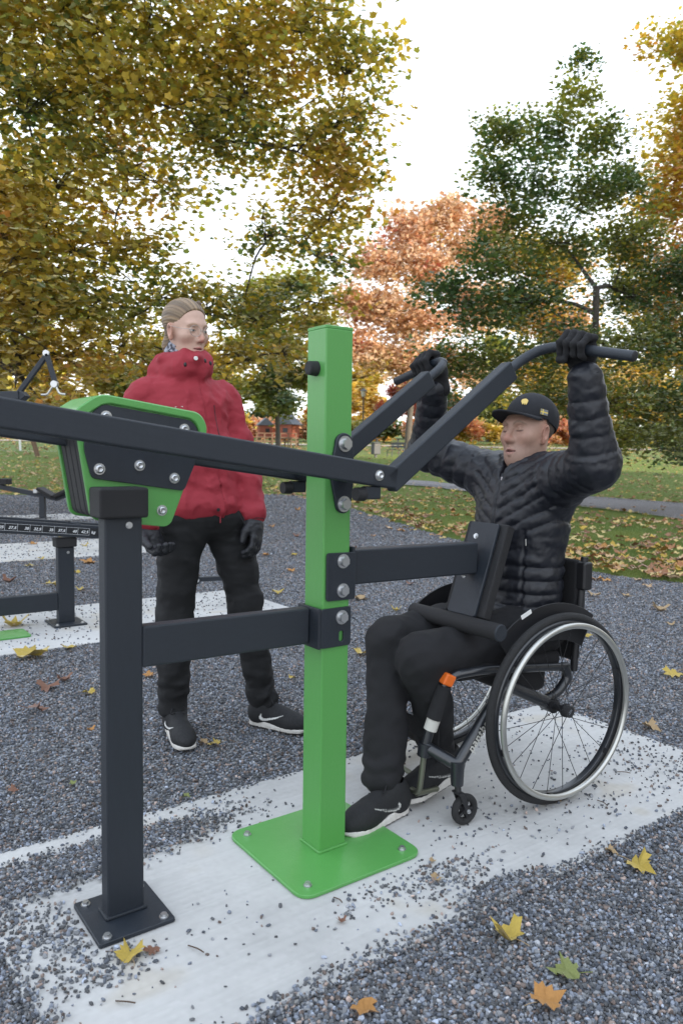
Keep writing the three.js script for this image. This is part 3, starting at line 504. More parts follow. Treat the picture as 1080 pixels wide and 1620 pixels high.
  const hd = mesher(f, [-0.105, -0.205, -0.13], [0.105, 0.14, 0.13], 0.0022, col), P = hd.attributes.position; for (let i = 0; i < P.count; i++) { const y = P.getY(i); if (y < 0) P.setY(i, y * o.long); } hd.computeVertexNormals(); return hd;
}
function place(g, m) { g.applyMatrix4(m); return g; }
const basis = (p, yaw, pitch = 0, roll = 0, s = 1) => new THREE.Matrix4().compose(p, new THREE.Quaternion().setFromEuler(new THREE.Euler(pitch, yaw, roll, 'YXZ')), V(s, s, s));
function mergeColoured(a, b, col) {                    // join a plain body to a coloured head
  const n = b.attributes.position.count, c = new Float32Array(3 * n); for (let i = 0; i < n; i++) c.set(col, 3 * i); b.setAttribute('color', new THREE.BufferAttribute(c, 3)); return mergeGeometries([a, b]);
}
// a trainer: toe towards +x, sole at y = 0, outer side +z
const swoosh = [[0.205, 0.072], [0.160, 0.052], [0.120, 0.038], [0.098, 0.034], [0.084, 0.040], [0.081, 0.052], [0.090, 0.064], [0.091, 0.053], [0.099, 0.046], [0.115, 0.046], [0.155, 0.057]];
function shoe(parent, m, o) {
  const up = join([ell(0.205, 0.034, 0, 0.078, 0.038, 0.044), cone(V(0.045, 0.055, 0), V(0.20, 0.040, 0), 0.038, 0.036), ell(0.045, 0.055, 0, 0.045, 0.055, 0.036), cone(V(0.055, 0.06, 0), V(0.062, 0.10, 0), 0.036, 0.040), cone(V(0.09, 0.085, 0), V(0.16, 0.065, 0), 0.026, 0.024)], 0.035);
  const hole = cone(V(0.058, 0.095, 0), V(0.062, 0.14, 0), 0.030, 0.036);
  const f = (x, y, z) => smax(smax(up(x, y, z), 0.018 - y, 0.004), -hole(x, y, z), 0.006) + 0.0008 * nz(x * 160, y * 160, z * 160);
  const upper = mesher(f, [-0.02, 0.005, -0.065], [0.30, 0.15, 0.065], 0.0032, (x, y, z, a, b, c) => {
    const w = 1 + 0.25 * nz(x * 200, y * 200, z * 200); let k = [0.010 * w, 0.0105 * w, 0.012 * w];
    if (o.mesh) { const q = (floor(x * 220) + floor(y * 220 + z * 220)) % 2 ? 1.5 : 0.9; k = k.map((v) => v * q); }
    const sx = x - 0.0; if (abs(c) > 0.35 && inside(swoosh.map(([p, q]) => [p * 0.92 - 0.002, q * 1.02 + o.lift]), sx, y)) { if (o.outline) { const e = inside(swoosh.map(([p, q]) => [(p - 0.12) * 0.82 * 0.92 + 0.108, (q - 0.052) * 0.62 + 0.052 + o.lift]), sx, y); if (!e) k = [0.45, 0.45, 0.43]; else k = [0.10, 0.10, 0.10]; } else k = [0.70, 0.70, 0.68]; }
    return k;
  });
  const shoeG = new THREE.Group(); shoeG.name = 'shoe'; shoeG.applyMatrix4(m); parent.add(shoeG);
  part('upper', upper, std({ vertexColors: true, roughness: 0.8 }), shoeG);
  const so = (x, y, z) => { const r = x < 0.05 ? 0.036 : x < 0.2 ? mix(0.036, 0.046, (x - 0.05) / 0.15) : 0.046; const t = clamp((x - 0.035) / 0.205), cx = 0.035 + 0.205 * t; const d2 = hypot(x - cx, z) - r * (t > 0.9 ? 1 - (t - 0.9) * 1.2 : 1); const lo = 0.002 + 0.012 * pow(clamp((x - 0.20) / 0.09), 2), hi = 0.024 + (o.thick || 0) * sstep(0.16, 0.04, x); return smax(d2, max(lo - y, y - hi), 0.006) + 0.0006 * sin(x * 260); };
  part('sole', mesher(so, [-0.02, -0.006, -0.065], [0.31, 0.06, 0.065], 0.0032, (x, y, z) => { const s = 0.5 + 0.5 * nz(x * 60, y * 60, z * 60), low = y < 0.006 ? 0.12 : 1; return [mix(0.52, 0.62, s) * low, mix(0.50, 0.60, s) * low, mix(0.46, 0.57, s) * low]; }), std({ vertexColors: true, roughness: 0.75 }), shoeG);
  const lace = []; for (let k = 0; k < 5; k++) { const x = 0.105 + 0.018 * k, y = 0.106 - 0.0085 * k; lace.push(pipe([V(x, y - 0.010, -0.024), V(x + 0.004, y + 0.004, 0), V(x, y - 0.010, 0.024)], 0.0024, 12, 6)); }
  lace.push(pipe([V(0.10, 0.108, 0), V(0.118, 0.125, 0.024), V(0.135, 0.108, 0.034), V(0.108, 0.106, 0.004)], 0.0022, 20, 6), pipe([V(0.10, 0.108, 0), V(0.115, 0.124, -0.022), V(0.134, 0.104, -0.030), V(0.108, 0.106, -0.004)], 0.0022, 20, 6));
  part('laces', lace, M.blackCloth, shoeG);
  return shoeG;
}
// fist closed round a bar: bar along x through the origin, wrist below, palm behind (+z); side = +1 puts the thumb at +x
function gripGlove(side) {
  const parts = [join([ell(0, -0.006, 0.030, 0.045, 0.040, 0.017), cone(V(0, -0.02, 0.030), V(0, -0.095, 0.020), 0.036, 0.033), ell(side * 0.024, -0.030, 0.022, 0.024, 0.030, 0.022)], 0.03)];
  const fin = [];
  [[-0.036, 0.0102, 0.90], [-0.0125, 0.0112, 1.0], [0.0115, 0.0115, 1.03], [0.0345, 0.0110, 1.0]].forEach(([x0, r, len], i) => {
    const x = x0 * side; const P = [V(x, 0.026, 0.036), V(x * 1.02, 0.041 * len, 0.006), V(x * 1.03, 0.024, -0.030), V(x * 1.02, -0.006, -0.031), V(x, -0.020 + 0.002 * i, -0.014)];
    fin.push(join([cone(P[0], P[1], r * 1.15, r * 1.08), cone(P[1], P[2], r * 1.08, r), cone(P[2], P[3], r, r * 0.93), cone(P[3], P[4], r * 0.93, r * 0.82)], 0.006));
  });
  const th = join([cone(V(side * 0.036, -0.034, 0.026), V(side * 0.046, -0.034, -0.004), 0.0145, 0.0125), cone(V(side * 0.046, -0.034, -0.004), V(side * 0.034, -0.026, -0.036), 0.0125, 0.0110), cone(V(side * 0.034, -0.026, -0.036), V(side * 0.012, -0.022, -0.044), 0.0110, 0.0095)], 0.006);
  const f = (x, y, z) => { let d = parts[0](x, y, z), e = 1; for (const q of fin) e = smin(e, q(x, y, z), 0.0022); d = smin(d, e, 0.007); d = smin(d, th(x, y, z), 0.008); return d + 0.0010 * nz(x * 120, y * 120, z * 120); };
  return mesher(f, [-0.075, -0.14, -0.07], [0.075, 0.07, 0.075], 0.0026);
}
// relaxed hanging glove: wrist at origin, fingers towards -y, palm normal -z, thumb at +x * side
function hangGlove(side, curl, spread = 1) {
  const palm = join([ell(0, -0.055, 0, 0.047, 0.058, 0.023), cone(V(0, 0.03, 0), V(0, -0.03, 0), 0.039, 0.036)], 0.03), fin = [];
  [[-0.033, 0.0118, 0.060], [-0.0115, 0.0128, 0.078], [0.0115, 0.013, 0.084], [0.0335, 0.0128, 0.072]].forEach(([x0, r, L]) => {
    const x = x0 * side; let p = V(x, -0.092, -0.002), a = 0.15 + curl * 0.5; const c = []; for (let k = 0; k < 3; k++) { const l = L * [0.45, 0.32, 0.26][k]; const q = p.clone().add(V(x * 0.04 * spread, -l * cos(a), -l * sin(a))); c.push(cone(p, q, r * (1 - 0.06 * k), r * (0.94 - 0.06 * k))); p = q; a += 0.30 + curl * 0.55; } fin.push(join(c, 0.006));
  });
  const th = join([cone(V(side * 0.030, -0.025, -0.006), V(side * 0.056, -0.062, -0.022), 0.020, 0.015), cone(V(side * 0.056, -0.062, -0.022), V(side * 0.060, -0.098, -0.038), 0.015, 0.0125)], 0.008);
  const f = (x, y, z) => { let d = palm(x, y, z), e = 1; for (const q of fin) e = smin(e, q(x, y, z), 0.003); d = smin(d, e, 0.012); d = smin(d, th(x, y, z), 0.014); return d + 0.0018 * nz(x * 70, y * 90, z * 70); };
  return mesher(f, [-0.09, -0.22, -0.13], [0.09, 0.055, 0.06], 0.003);
}
const cloth = (r, g, b, rough = 0.85, o = {}) => phy({ color: rgb(r, g, b), roughness: rough, bumpMap: fabricBump, bumpScale: 0.0004, sheen: 0.15, sheenRoughness: 0.5, sheenColor: rgb(r * 2 + 0.005, g * 2 + 0.005, b * 2 + 0.008), ...o });
const ridge = (x, y, z) => { const n = nz(x, y, z); return 1 - 2.4 * abs(n); };
const fold = (x, y, z, s, a) => a * (nz(x * s, y * s * 1.7, z * s) + 0.5 * nz(x * s * 2.3, y * s * 2.9, z * s * 2.3));

// ---- the man (in the wheelchair's frame)
const man = thing('person', 'seated person in black quilted jacket and cap gripping both overhead handle bars', 'person', [CM.x, 0, CM.z], CT);
{
  const C = (x, y, z) => { const w = local(x, y, z).sub(V(CM.x, 0, CM.z)); return V(w.x * cos(CT) - w.z * sin(CT), w.y, w.x * sin(CT) + w.z * cos(CT)); };   // machine frame to chair frame
  const barDir = (s) => C(0.672, 1.430, s * 0.51).sub(C(0.655, 1.487, s * 0.235)).normalize();
  const gripL = C(0.6605, 1.4685, 0.325), gripR = C(0.6605, 1.4685, -0.325);
  const shL = V(0.085, 1.065, 0.165), elL = V(-0.015, 1.125, 0.395), wrL = gripL.clone().add(V(0.035, -0.085, 0.005));
  const shR = V(0.095, 1.065, -0.165), elR = V(-0.045, 1.165, -0.405), wrR = gripR.clone().add(V(0.035, -0.085, -0.005));
  const hipL = V(0.06, 0.545, 0.09), knL = V(-0.432, 0.497, 0.10), anL = V(-0.300, 0.15, 0.02), hipR = V(0.06, 0.545, -0.09), knR = V(-0.450, 0.520, -0.055), anR = V(-0.555, 0.125, 0.065);
  const H = V(0.088, 1.232, 0.0), head = basis(H, -PI / 2 + 0.10, -0.10, 0.03);
  // body with head
  const hg = place(headGeo({ long: 1.20, wide: 1.02, jaw: 1.10, brow: 1, nose: 1.08, pout: 0.004, open: 0.001, neck: 1.12, skin: [0.41, 0.25, 0.19], lip: [0.40, 0.20, 0.165], browC: [0.22, 0.145, 0.10], stubble: true, closed: true }), head);
  const inner = join([cone(V(0.08, 0.60, 0), V(0.085, 1.0, 0), 0.09, 0.10), cone(shL, shR, 0.05, 0.05), cone(V(0.09, 1.04, 0), V(0.095, 1.12, 0), 0.05, 0.05), cone(shL, elL, 0.04, 0.035), cone(elL, wrL, 0.035, 0.026), cone(shR, elR, 0.04, 0.035), cone(elR, wrR, 0.035, 0.026), cone(hipL, knL, 0.06, 0.045), cone(knL, anL, 0.045, 0.03), cone(hipR, knR, 0.06, 0.045), cone(knR, anR, 0.045, 0.03), cone(hipL, hipR, 0.06, 0.06)], 0.03);
  part('body', mergeColoured(hg, mesher(inner, [-0.66, 0.05, -0.52], [0.25, 1.5, 0.52], 0.014), [0.41, 0.25, 0.19]), skinMat(0.5), man);
  part('hair', mesher((x, y, z) => { const d = ell(0, 0.040, -0.022, 0.0765, 0.080, 0.094)(x, y, z); return max(d, -ell(0, 0.042, -0.02, 0.072, 0.076, 0.088)(x, y, z), z - 0.012 - 0.2 * y, -0.062 - y); }, [-0.1, -0.09, -0.14], [0.1, 0.14, 0.1], 0.004).applyMatrix4(head), std({ color: rgb(0.10, 0.075, 0.06), roughness: 0.9 }), man);
  part('ear_stud', new THREE.SphereGeometry(0.0032, 10, 8).applyMatrix4(head.clone().multiply(new THREE.Matrix4().setPosition(0.081, -0.030, 0.006))), M.black, man);
  // cap, pushed back a little
  const hat = head.clone().multiply(basis(V(0, 0.007, -0.003), 0, -0.13));
  const cap = part('cap', mesher((x, y, z) => { const d = ell(0, 0.050, -0.014, 0.0865, 0.092, 0.106)(x, y, z), i = ell(0, 0.046, -0.014, 0.081, 0.086, 0.1005)(x, y, z); const yy = y - 0.036 - 0.16 * (z - 0.05) * (z > 0 ? 0.1 : 0.85); const an = Math.atan2(z, x); return max(d + 0.0010 * pow(abs(sin(an * 3)), 30), -i, -yy); }, [-0.11, -0.02, -0.14], [0.11, 0.16, 0.11], 0.003).applyMatrix4(hat), cloth(0.011, 0.012, 0.016, 0.88), man, 'black flat-brimmed cap');
  {
    const v = []; const pos = [], idx = [], nu = 20, nv = 8; for (let lay = 0; lay < 2; lay++) for (let j = 0; j <= nv; j++) for (let i = 0; i <= nu; i++) { const a = mix(-1.25, 1.25, i / nu), t = j / nv; const x = sin(a) * mix(0.083, 0.089, t), zi = -0.014 + 0.103 * cos(a), zo = zi + 0.084 * pow(max(0, cos(a * 1.12)), 0.55); pos.push(x, 0.041 - 0.20 * x * x * 6 * 0.6 - 0.012 * t + (lay ? -0.0035 : 0.0035), mix(zi - 0.004, zo, t)); }
    const row = nu + 1, L = row * (nv + 1); for (let j = 0; j < nv; j++) for (let i = 0; i < nu; i++) { const a = j * row + i; idx.push(a, a + row, a + 1, a + 1, a + row, a + row + 1, L + a, L + a + 1, L + a + row, L + a + 1, L + a + row + 1, L + a + row); }
    for (let i = 0; i < nu; i++) { const a = nv * row + i; idx.push(a, L + a, a + 1, a + 1, L + a, L + a + 1); }
    const g = new THREE.BufferGeometry(); g.setAttribute('position', new THREE.Float32BufferAttribute(pos, 3)); g.setIndex(idx); g.computeVertexNormals(); g.setAttribute('uv', new THREE.Float32BufferAttribute(new Float32Array(pos.length / 3 * 2), 2)); void v;
    part('brim', g.applyMatrix4(hat), cloth(0.011, 0.012, 0.016, 0.88), cap);
  }
  part('button', new THREE.SphereGeometry(0.007, 12, 8).scale(1, 0.5, 1).translate(0, 0.142, -0.014).applyMatrix4(hat), M.blackCloth, cap);
  const onCap = (az, el) => { const n = V(sin(az) * cos(el), sin(el), cos(az) * cos(el)), p = V(0.0875 * n.x, 0.050 + 0.093 * n.y, -0.014 + 0.107 * n.z); const nn = V(n.x / 0.0865, n.y / 0.092, n.z / 0.106).normalize(), X = V(0, 1, 0).cross(nn).normalize(); return hat.clone().multiply(new THREE.Matrix4().makeBasis(X, nn.clone().cross(X), nn).setPosition(p)); };
  part('emblem', [slabOf(shapeOf([[-0.010, 0.012], [0.004, 0.016], [0.013, 0.008], [0.012, -0.004], [0.008, -0.014], [0.005, -0.004], [0.003, -0.014], [-0.001, -0.004], [-0.004, -0.013], [-0.008, -0.004], [-0.012, 0.002]], 0.003), 0.0016, 0.0003, 4).applyMatrix4(onCap(0.38, 0.36))], M.gold, cap, 'gold metal badge on the cap front');
  part('flag_patch', [slabOf(shapeOf([[-0.015, -0.010], [0.015, -0.010], [0.015, 0.010], [-0.015, 0.010]], 0.001), 0.0012, 0.0002, 2).applyMatrix4(onCap(1.18, 0.08))], M.yellowPrint, cap, 'small grey flag patch with yellow cross');
  for (const [x0, x1, y0, y1] of [[-0.0145, -0.008, 0.0025, 0.0095], [-0.0145, -0.008, -0.0095, -0.0025], [-0.003, 0.0145, 0.0025, 0.0095], [-0.003, 0.0145, -0.0095, -0.0025]]) part('flag_field', slabOf(shapeOf([[x0, y0], [x1, y0], [x1, y1], [x0, y1]]), 0.0008, 0.0001, 2).translate(0, 0, 0.001).applyMatrix4(onCap(1.18, 0.08)), M.greyPrint, cap);
  // quilted jacket
  const tor = [ell(0.065, 0.70, 0, 0.128, 0.20, 0.178), ell(0.072, 0.92, 0, 0.130, 0.20, 0.196)], sho = cone(shL.clone().setZ(0.13), shR.clone().setZ(-0.13), 0.094, 0.094), hem = ell(0.05, 0.60, 0, 0.138, 0.07, 0.185);
  const ar = [[shL, elL, 0.088, 0.076], [elL, wrL, 0.073, 0.050], [shR, elR, 0.088, 0.076], [elR, wrR, 0.073, 0.050]].map(([a, b, r1, r2]) => ({ f: cone(a, b, r1, r2), L: a.distanceTo(b), up: r1 > 0.08 }));
  const collarO = cone(V(0.092, 1.06, 0), V(0.098, 1.155, 0), 0.088, 0.088), collarI = cone(V(0.088, 1.02, 0), V(0.086, 1.22, 0), 0.071, 0.078), hood = join([ell(0.185, 1.095, 0, 0.050, 0.052, 0.105), ell(0.15, 1.12, 0.085, 0.06, 0.03, 0.03), ell(0.15, 1.12, -0.085, 0.06, 0.03, 0.03)], 0.03);
  const puff = (u, a) => a * (pow(abs(sin(PI * u)), 0.45) - 0.75);
  const jf = (x, y, z) => {
    let t = smin(smin(smin(tor[0](x, y, z), tor[1](x, y, z), 0.08), sho(x, y, z), 0.07), hem(x, y, z), 0.03);
    const az = abs(z), v = sstep(0.80, 0.90, y), u = (y - v * (0.55 * az + 0.1 * (az > 0.07 ? az - 0.07 : 0)) + 0.004 * nz(x * 9, y * 9, z * 9)) / 0.046;
    let p = puff(u + 0.25, 0.0085);
    if (x < 0.1 && az < 0.016) p = 0.002 - 0.006 * sstep(0.004, 0.001, az);
    if (x < 0.1 && abs(az - 0.118) < 0.006 && y < 0.90) p -= 0.004;
    let d = t, q = p;
    ar.forEach((a, i) => { const e = a.f(x, y, z), tt = CONE.t; if (e < d) q = puff(tt * a.L / 0.054 + (a.up ? 0.3 : 0.1) + 0.06 * nz(x * 14, y * 14, z * 14), a.up ? 0.0085 : tt > 0.9 ? 0.001 : 0.0075); d = smin(d, e, a.up ? 0.055 : 0.03); });
    d -= q; d = smin(d, hood(x, y, z), 0.02);
    const co = max(collarO(x, y, z), y - 1.150 - 0.10 * (x - 0.09) - 0.12 * (z > 0 ? 0 : 0)); d = smin(d, co, 0.012); d = max(d, -max(collarI(x, y, z), 1.05 - y));
    const vee = max(abs(z + 0.012) - 0.030 * sstep(1.05, 1.16, y), x - 0.06, 1.07 - y); if (x < 0.09) d = smax(d, -vee, 0.006);
    return d - fold(x, y, z, 16, 0.0035) - 0.0022 * ridge(x * 24, y * 30, z * 24) - 0.0016 * nz(x * 75, y * 75, z * 75);
  };
  const jk = part('jacket', mesher(jf, [-0.30, 0.535, -0.54], [0.29, 1.47, 0.56], 0.0052), phy({ color: rgb(0.0075, 0.009, 0.0145), roughness: 0.46, sheen: 0.2, sheenRoughness: 0.4, sheenColor: rgb(0.03, 0.034, 0.05), bumpMap: fabricBump, bumpScale: 0.0002 }), man, 'black quilted puffer jacket');
  const frontX = (y) => { let a = -0.25; while (a < 0.1 && jf(a, y, 0) > 0) a += 0.002; return a; };
  const zp = []; for (let y = 1.075; y > 0.62; y -= 0.035) zp.push(V(frontX(y) - 0.0005, y, 0)); part('zip', pipe(zp, 0.0026, 60, 6), M.black, jk); part('zip_pull', beam(V(zp[0].x - 0.004, zp[0].y, 0), V(zp[0].x - 0.010, zp[0].y - 0.028, 0), 0.006, 0.002, V(0, 0, 1), 0.0008), M.zinc, jk);
  const px = (() => { let a = -0.25; while (a < 0.1 && jf(a, 0.86, 0.125) > 0) a += 0.002; return a; })(); part('pocket_pull', beam(V(px - 0.002, 0.868, 0.125), V(px - 0.002, 0.845, 0.127), 0.004, 0.002, V(0, 0, 1), 0.0008), M.offwhite, jk);
  for (const [e, w] of [[elL, wrL], [elR, wrR]]) { const d = w.clone().sub(e).normalize(); part('cuff', rod(w.clone().addScaledVector(d, -0.022), w.clone().addScaledVector(d, 0.018), 0.0505, 0.046, 28), cloth(0.010, 0.010, 0.012, 0.95), jk); }
  // gloves round the bars
  for (const s of [1, -1]) {
    const p = s > 0 ? gripL : gripR, X = barDir(s).multiplyScalar(s), w = (s > 0 ? wrL : wrR).clone().sub(p), Y = w.multiplyScalar(-1); Y.addScaledVector(X, -Y.dot(X)).normalize(); const Z = X.clone().cross(Y);
    // X points to the sitter's left for both; palm side must face the sitter (+x)
    const m = new THREE.Matrix4().makeBasis(X, Y, Z).setPosition(p); const flip = Z.x < 0; const g = gripGlove(flip ? s : -s); if (flip) g.applyMatrix4(new THREE.Matrix4().makeRotationY(PI)); part('glove', g.applyMatrix4(m), cloth(0.008, 0.008, 0.0095, 0.92), man);
  }
  // trousers
  const pel = ell(0.06, 0.545, 0, 0.14, 0.085, 0.178), lg = [[hipL, knL, 0.096, 0.074], [knL, anL, 0.073, 0.056], [hipR, knR, 0.096, 0.074], [knR, anR, 0.073, 0.060]].map(([a, b, r1, r2]) => cone(a, b, r1, r2));
  const tf = (x, y, z) => { let d = pel(x, y, z); const a = smin(lg[0](x, y, z), lg[1](x, y, z), 0.03), ta = CONE.t, b = smin(lg[2](x, y, z), lg[3](x, y, z), 0.03), tb = CONE.t; d = smin(d, smin(a, b, 0.012), 0.04); const low = a < b ? ta : tb; return d - fold(x, y, z, 10, 0.006) - 0.0075 * ridge(x * 6 + 3, y * 5 + x * 3, z * 8) - 0.003 * ridge(x * 15, y * 13, z * 15) - 0.004 * sstep(0.72, 1, low) * sin(low * 48 + 4 * nz(x * 12, y * 6, z * 12)) * (y < 0.3 ? 1 : 0); };
  part('trousers', mesher(tf, [-0.68, 0.045, -0.22], [0.24, 0.68, 0.24], 0.0056), cloth(0.0075, 0.0075, 0.0095, 0.84), man, 'black track trousers');
  for (const [a, b] of [[anL, knL], [anR, knR]]) part('sock', rod(a.clone().addScaledVector(b.clone().sub(a), -0.12), a.clone().addScaledVector(b.clone().sub(a), 0.1), 0.036, 0.04, 18), M.blackCloth, man);
  shoe(man, basis(V(-0.475, 0.001, 0.078), PI + 0.22, 0, 0), { lift: 0.002, outline: true, thick: 0.016 });
  shoe(man, basis(V(-0.205, 0.052, 0.035), PI + 0.10, 0, -0.15), { lift: 0.002, outline: true, thick: 0.016 });
}

// ---- the woman (group at her feet, unrotated; joints in world axes around WO)
const WO = V(-0.52, GRAVEL_Y + 0.006, -3.06);
const woman = thing('person', 'standing person in red hooded jacket and glasses watching from behind the machine', 'person', [WO.x, WO.y, WO.z]);
{
  const W = (x, y, z) => V(x, y, z).sub(WO), yaw = 0.62, cy = cos(yaw), sy = sin(yaw);
  const neckB = W(-0.635, 1.455, -3.075), shR = W(-0.772, 1.355, -2.99), shL = W(-0.500, 1.36, -3.16), elR = W(-0.862, 1.10, -2.985), wrR = W(-0.745, 0.872, -2.875), elL = W(-0.412, 1.115, -3.155), wrL = W(-0.362, 0.900, -3.075);
  const hipR = W(-0.630, 0.86, -3.00), hipL = W(-0.462, 0.86, -3.10), knR = W(-0.655, 0.49, -2.985), knL = W(-0.392, 0.53, -3.10), anR = W(-0.672, 0.11, -3.035), anL = W(-0.320, 0.11, -3.155), pelC = W(-0.548, 0.90, -3.05);
  const H = W(-0.625, 1.620, -3.06), head = basis(H, 0.88, 0.10, 0.02, 0.965);
  const hg = place(headGeo({ long: 1.10, wide: 0.95, jaw: 0.92, brow: 0, nose: 0.84, pout: 0, open: 0.0006, neck: 0.88, skin: [0.50, 0.325, 0.255], lip: [0.46, 0.20, 0.18], browC: [0.34, 0.22, 0.14], closed: false }), head);
  const inner = join([cone(pelC.clone().add(V(0, 0.04, 0)), neckB.clone().add(V(0.01, -0.12, 0)), 0.08, 0.09), cone(shL, shR, 0.045, 0.045), cone(neckB.clone().add(V(0, -0.08, 0)), neckB, 0.045, 0.045), cone(shR, elR, 0.036, 0.03), cone(elR, wrR, 0.03, 0.022), cone(shL, elL, 0.036, 0.03), cone(elL, wrL, 0.03, 0.022), cone(hipR, knR, 0.065, 0.045), cone(knR, anR, 0.045, 0.03), cone(hipL, knL, 0.065, 0.045), cone(knL, anL, 0.045, 0.03)], 0.03);
  part('body', mergeColoured(hg, mesher(inner, [-0.42, 0.05, -0.22], [0.30, 1.52, 0.25], 0.014), [0.50, 0.325, 0.255]), skinMat(0.52), woman);
  // hair pulled back, with a side braid and a low tail
  {
    const shell = ell(0, 0.050, -0.020, 0.080, 0.085, 0.101), bun = join([cone(V(0, -0.01, -0.090), V(-0.004, -0.06, -0.100), 0.032, 0.024), cone(V(-0.004, -0.06, -0.100), V(0, -0.13, -0.085), 0.024, 0.012)], 0.03);
    const cut = (x, y, z) => { const ax = abs(x); return max(z - (0.068 - 0.52 * max(0, 0.085 - y) - 0.10 * ax), -(y + 0.052 + 0.25 * z)); };
    const ear = (x, y, z) => hypot((abs(x) - 0.083) * 0.8, y + 0.004, z + 0.006) - 0.031;
    const part0 = (x, y, z) => 0.0022 * sstep(0.0035, 0.001, abs(x - 0.022)) * (y > 0.09 && z > -0.03 ? 1 : 0);
    const f = (x, y, z) => { let d = max(shell(x, y, z), cut(x, y, z)); d = smax(d, -ear(x, y, z), 0.01); d = smin(d, bun(x, y, z), 0.02); for (let k = 0; k < 7; k++) { const t = k / 6, bx = mix(0.032, 0.066, t), by = mix(0.117, 0.082, t), bz = mix(0.030, -0.04, t); d = smin(d, hypot(x - bx, y - by, (z - bz) * 0.8) - 0.0105, 0.004); }
      const ang = Math.atan2(x - 0.01, y + 0.015); return d + part0(x, y, z) + 0.0008 * sin(ang * 70 + 3 * nz(x * 20, y * 20, z * 20)) - 0.0012 * nz(ang * 9, z * 10, 3); };
    part('hair', mesher(f, [-0.11, -0.16, -0.17], [0.11, 0.16, 0.10], 0.0026, (x, y, z) => { const ang = Math.atan2(x - 0.01, y + 0.015), k = clamp(0.78 + 0.62 * nz(ang * 22, z * 5, 1.5) + 0.35 * nz(ang * 60, z * 9, 7), 0.3, 1.5), w = clamp(0.5 + nz(ang * 11, z * 4, 4)); return [mix(0.15, 0.27, w) * k, mix(0.098, 0.185, w) * k, mix(0.060, 0.105, w) * k]; }).applyMatrix4(head), phy({ vertexColors: true, roughness: 0.5, sheen: 0.4, sheenColor: rgb(0.3, 0.22, 0.14), sheenRoughness: 0.4 }), woman, 'dark blonde hair tied back with a side braid');
  }
  { // glasses
    const gl = new THREE.Group(); gl.name = 'glasses'; gl.applyMatrix4(head); woman.add(gl); const fm = std({ color: rgb(0.45, 0.40, 0.36), roughness: 0.3, metalness: 0.8 });
    for (const s of [1, -1]) { part('rim', new THREE.TorusGeometry(0.0235, 0.0012, 8, 40).scale(1.06, 0.92, 1).rotateY(s * 0.13).translate(s * 0.033, 0.001, 0.101), fm, gl); part('lens', new THREE.CylinderGeometry(0.0228, 0.0228, 0.0012, 32).rotateX(PI / 2).scale(1.06, 0.92, 1).rotateY(s * 0.13).translate(s * 0.033, 0.001, 0.101), phy({ color: rgb(1, 1, 1), transmission: 1, thickness: 0, roughness: 0.02, ior: 1.45 }), gl); part('temple', pipe([V(s * 0.058, 0.006, 0.097), V(s * 0.074, 0.008, 0.05), V(s * 0.083, 0.014, 0.0), V(s * 0.083, -0.004, -0.018)], 0.0011, 24, 6), fm, gl); }
    part('bridge', pipe([V(-0.010, 0.004, 0.102), V(0, 0.009, 0.1045), V(0.010, 0.004, 0.102)], 0.0012, 12, 6), fm, gl);
  }
  // scarf under the hood collar
  part('neck_tube', mesher((x, y, z) => { const d = cone(V(0, -0.085, -0.022), V(0, -0.17, -0.036), 0.066, 0.075)(x, y, z); return d - 0.004 * sin(y * 220 + 6 * nz(x * 18, y * 18, z * 18)); }, [-0.1, -0.25, -0.14], [0.1, 0.0, 0.1], 0.004, (x, y, z) => { const n = nz(x * 55, y * 55, z * 55) > 0.05; return n ? [0.30, 0.31, 0.36] : [0.05, 0.052, 0.07]; }).applyMatrix4(head), std({ vertexColors: true, roughness: 0.9 }), woman, 'patterned grey neck tube');
  // jacket
  const chest = W(-0.622, 1.245, -3.07), belly = W(-0.585, 1.03, -3.06);
  const E = (c, a, b, d) => ell(c.x, c.y, c.z, a, b, d, yaw);
  const tor = [E(chest, 0.185, 0.20, 0.128), E(belly, 0.180, 0.20, 0.132), E(W(-0.565, 0.93, -3.055), 0.186, 0.10, 0.140)], sho = cone(shL.clone().lerp(shR, 0.2).add(V(0, 0.004, 0)), shR.clone().lerp(shL, 0.2).add(V(0, 0.004, 0)), 0.060, 0.060);
  const ar = [[shR, elR, 0.071, 0.062], [elR, wrR, 0.060, 0.050], [shL, elL, 0.069, 0.060], [elL, wrL, 0.060, 0.050]].map(([a, b, r1, r2]) => cone(a, b, r1, r2));
  const col = neckB.clone().add(V(0.006, 0.0, 0.004)), colO = E(col.clone().add(V(0, 0.035, 0)), 0.098, 0.072, 0.108), colI = cone(col.clone().add(V(0, -0.02, 0)), col.clone().add(V(0.012, 0.16, 0.006)), 0.060, 0.072), hoodB = join([E(col.clone().add(V(-0.05, 0.0, -0.075)), 0.105, 0.055, 0.058), E(col.clone().add(V(-0.09, 0.015, 0.0)), 0.05, 0.05, 0.08), cone(col.clone().add(V(-0.075, 0.05, 0.055)), col.clone().add(V(0.055, 0.05, 0.085)), 0.020, 0.018), (x, y, z) => { const dx = (x - col.x) * 1.04, dz = z - col.z, q = hypot(dx, dz) - 0.086, h = (y - col.y - 0.010 - 0.05 * dx - 0.006 * sin(7 * Math.atan2(dz, dx))) * 0.85; return hypot(q, h) - 0.0235; }], 0.016);
  const hemY = 0.893 - WO.y;
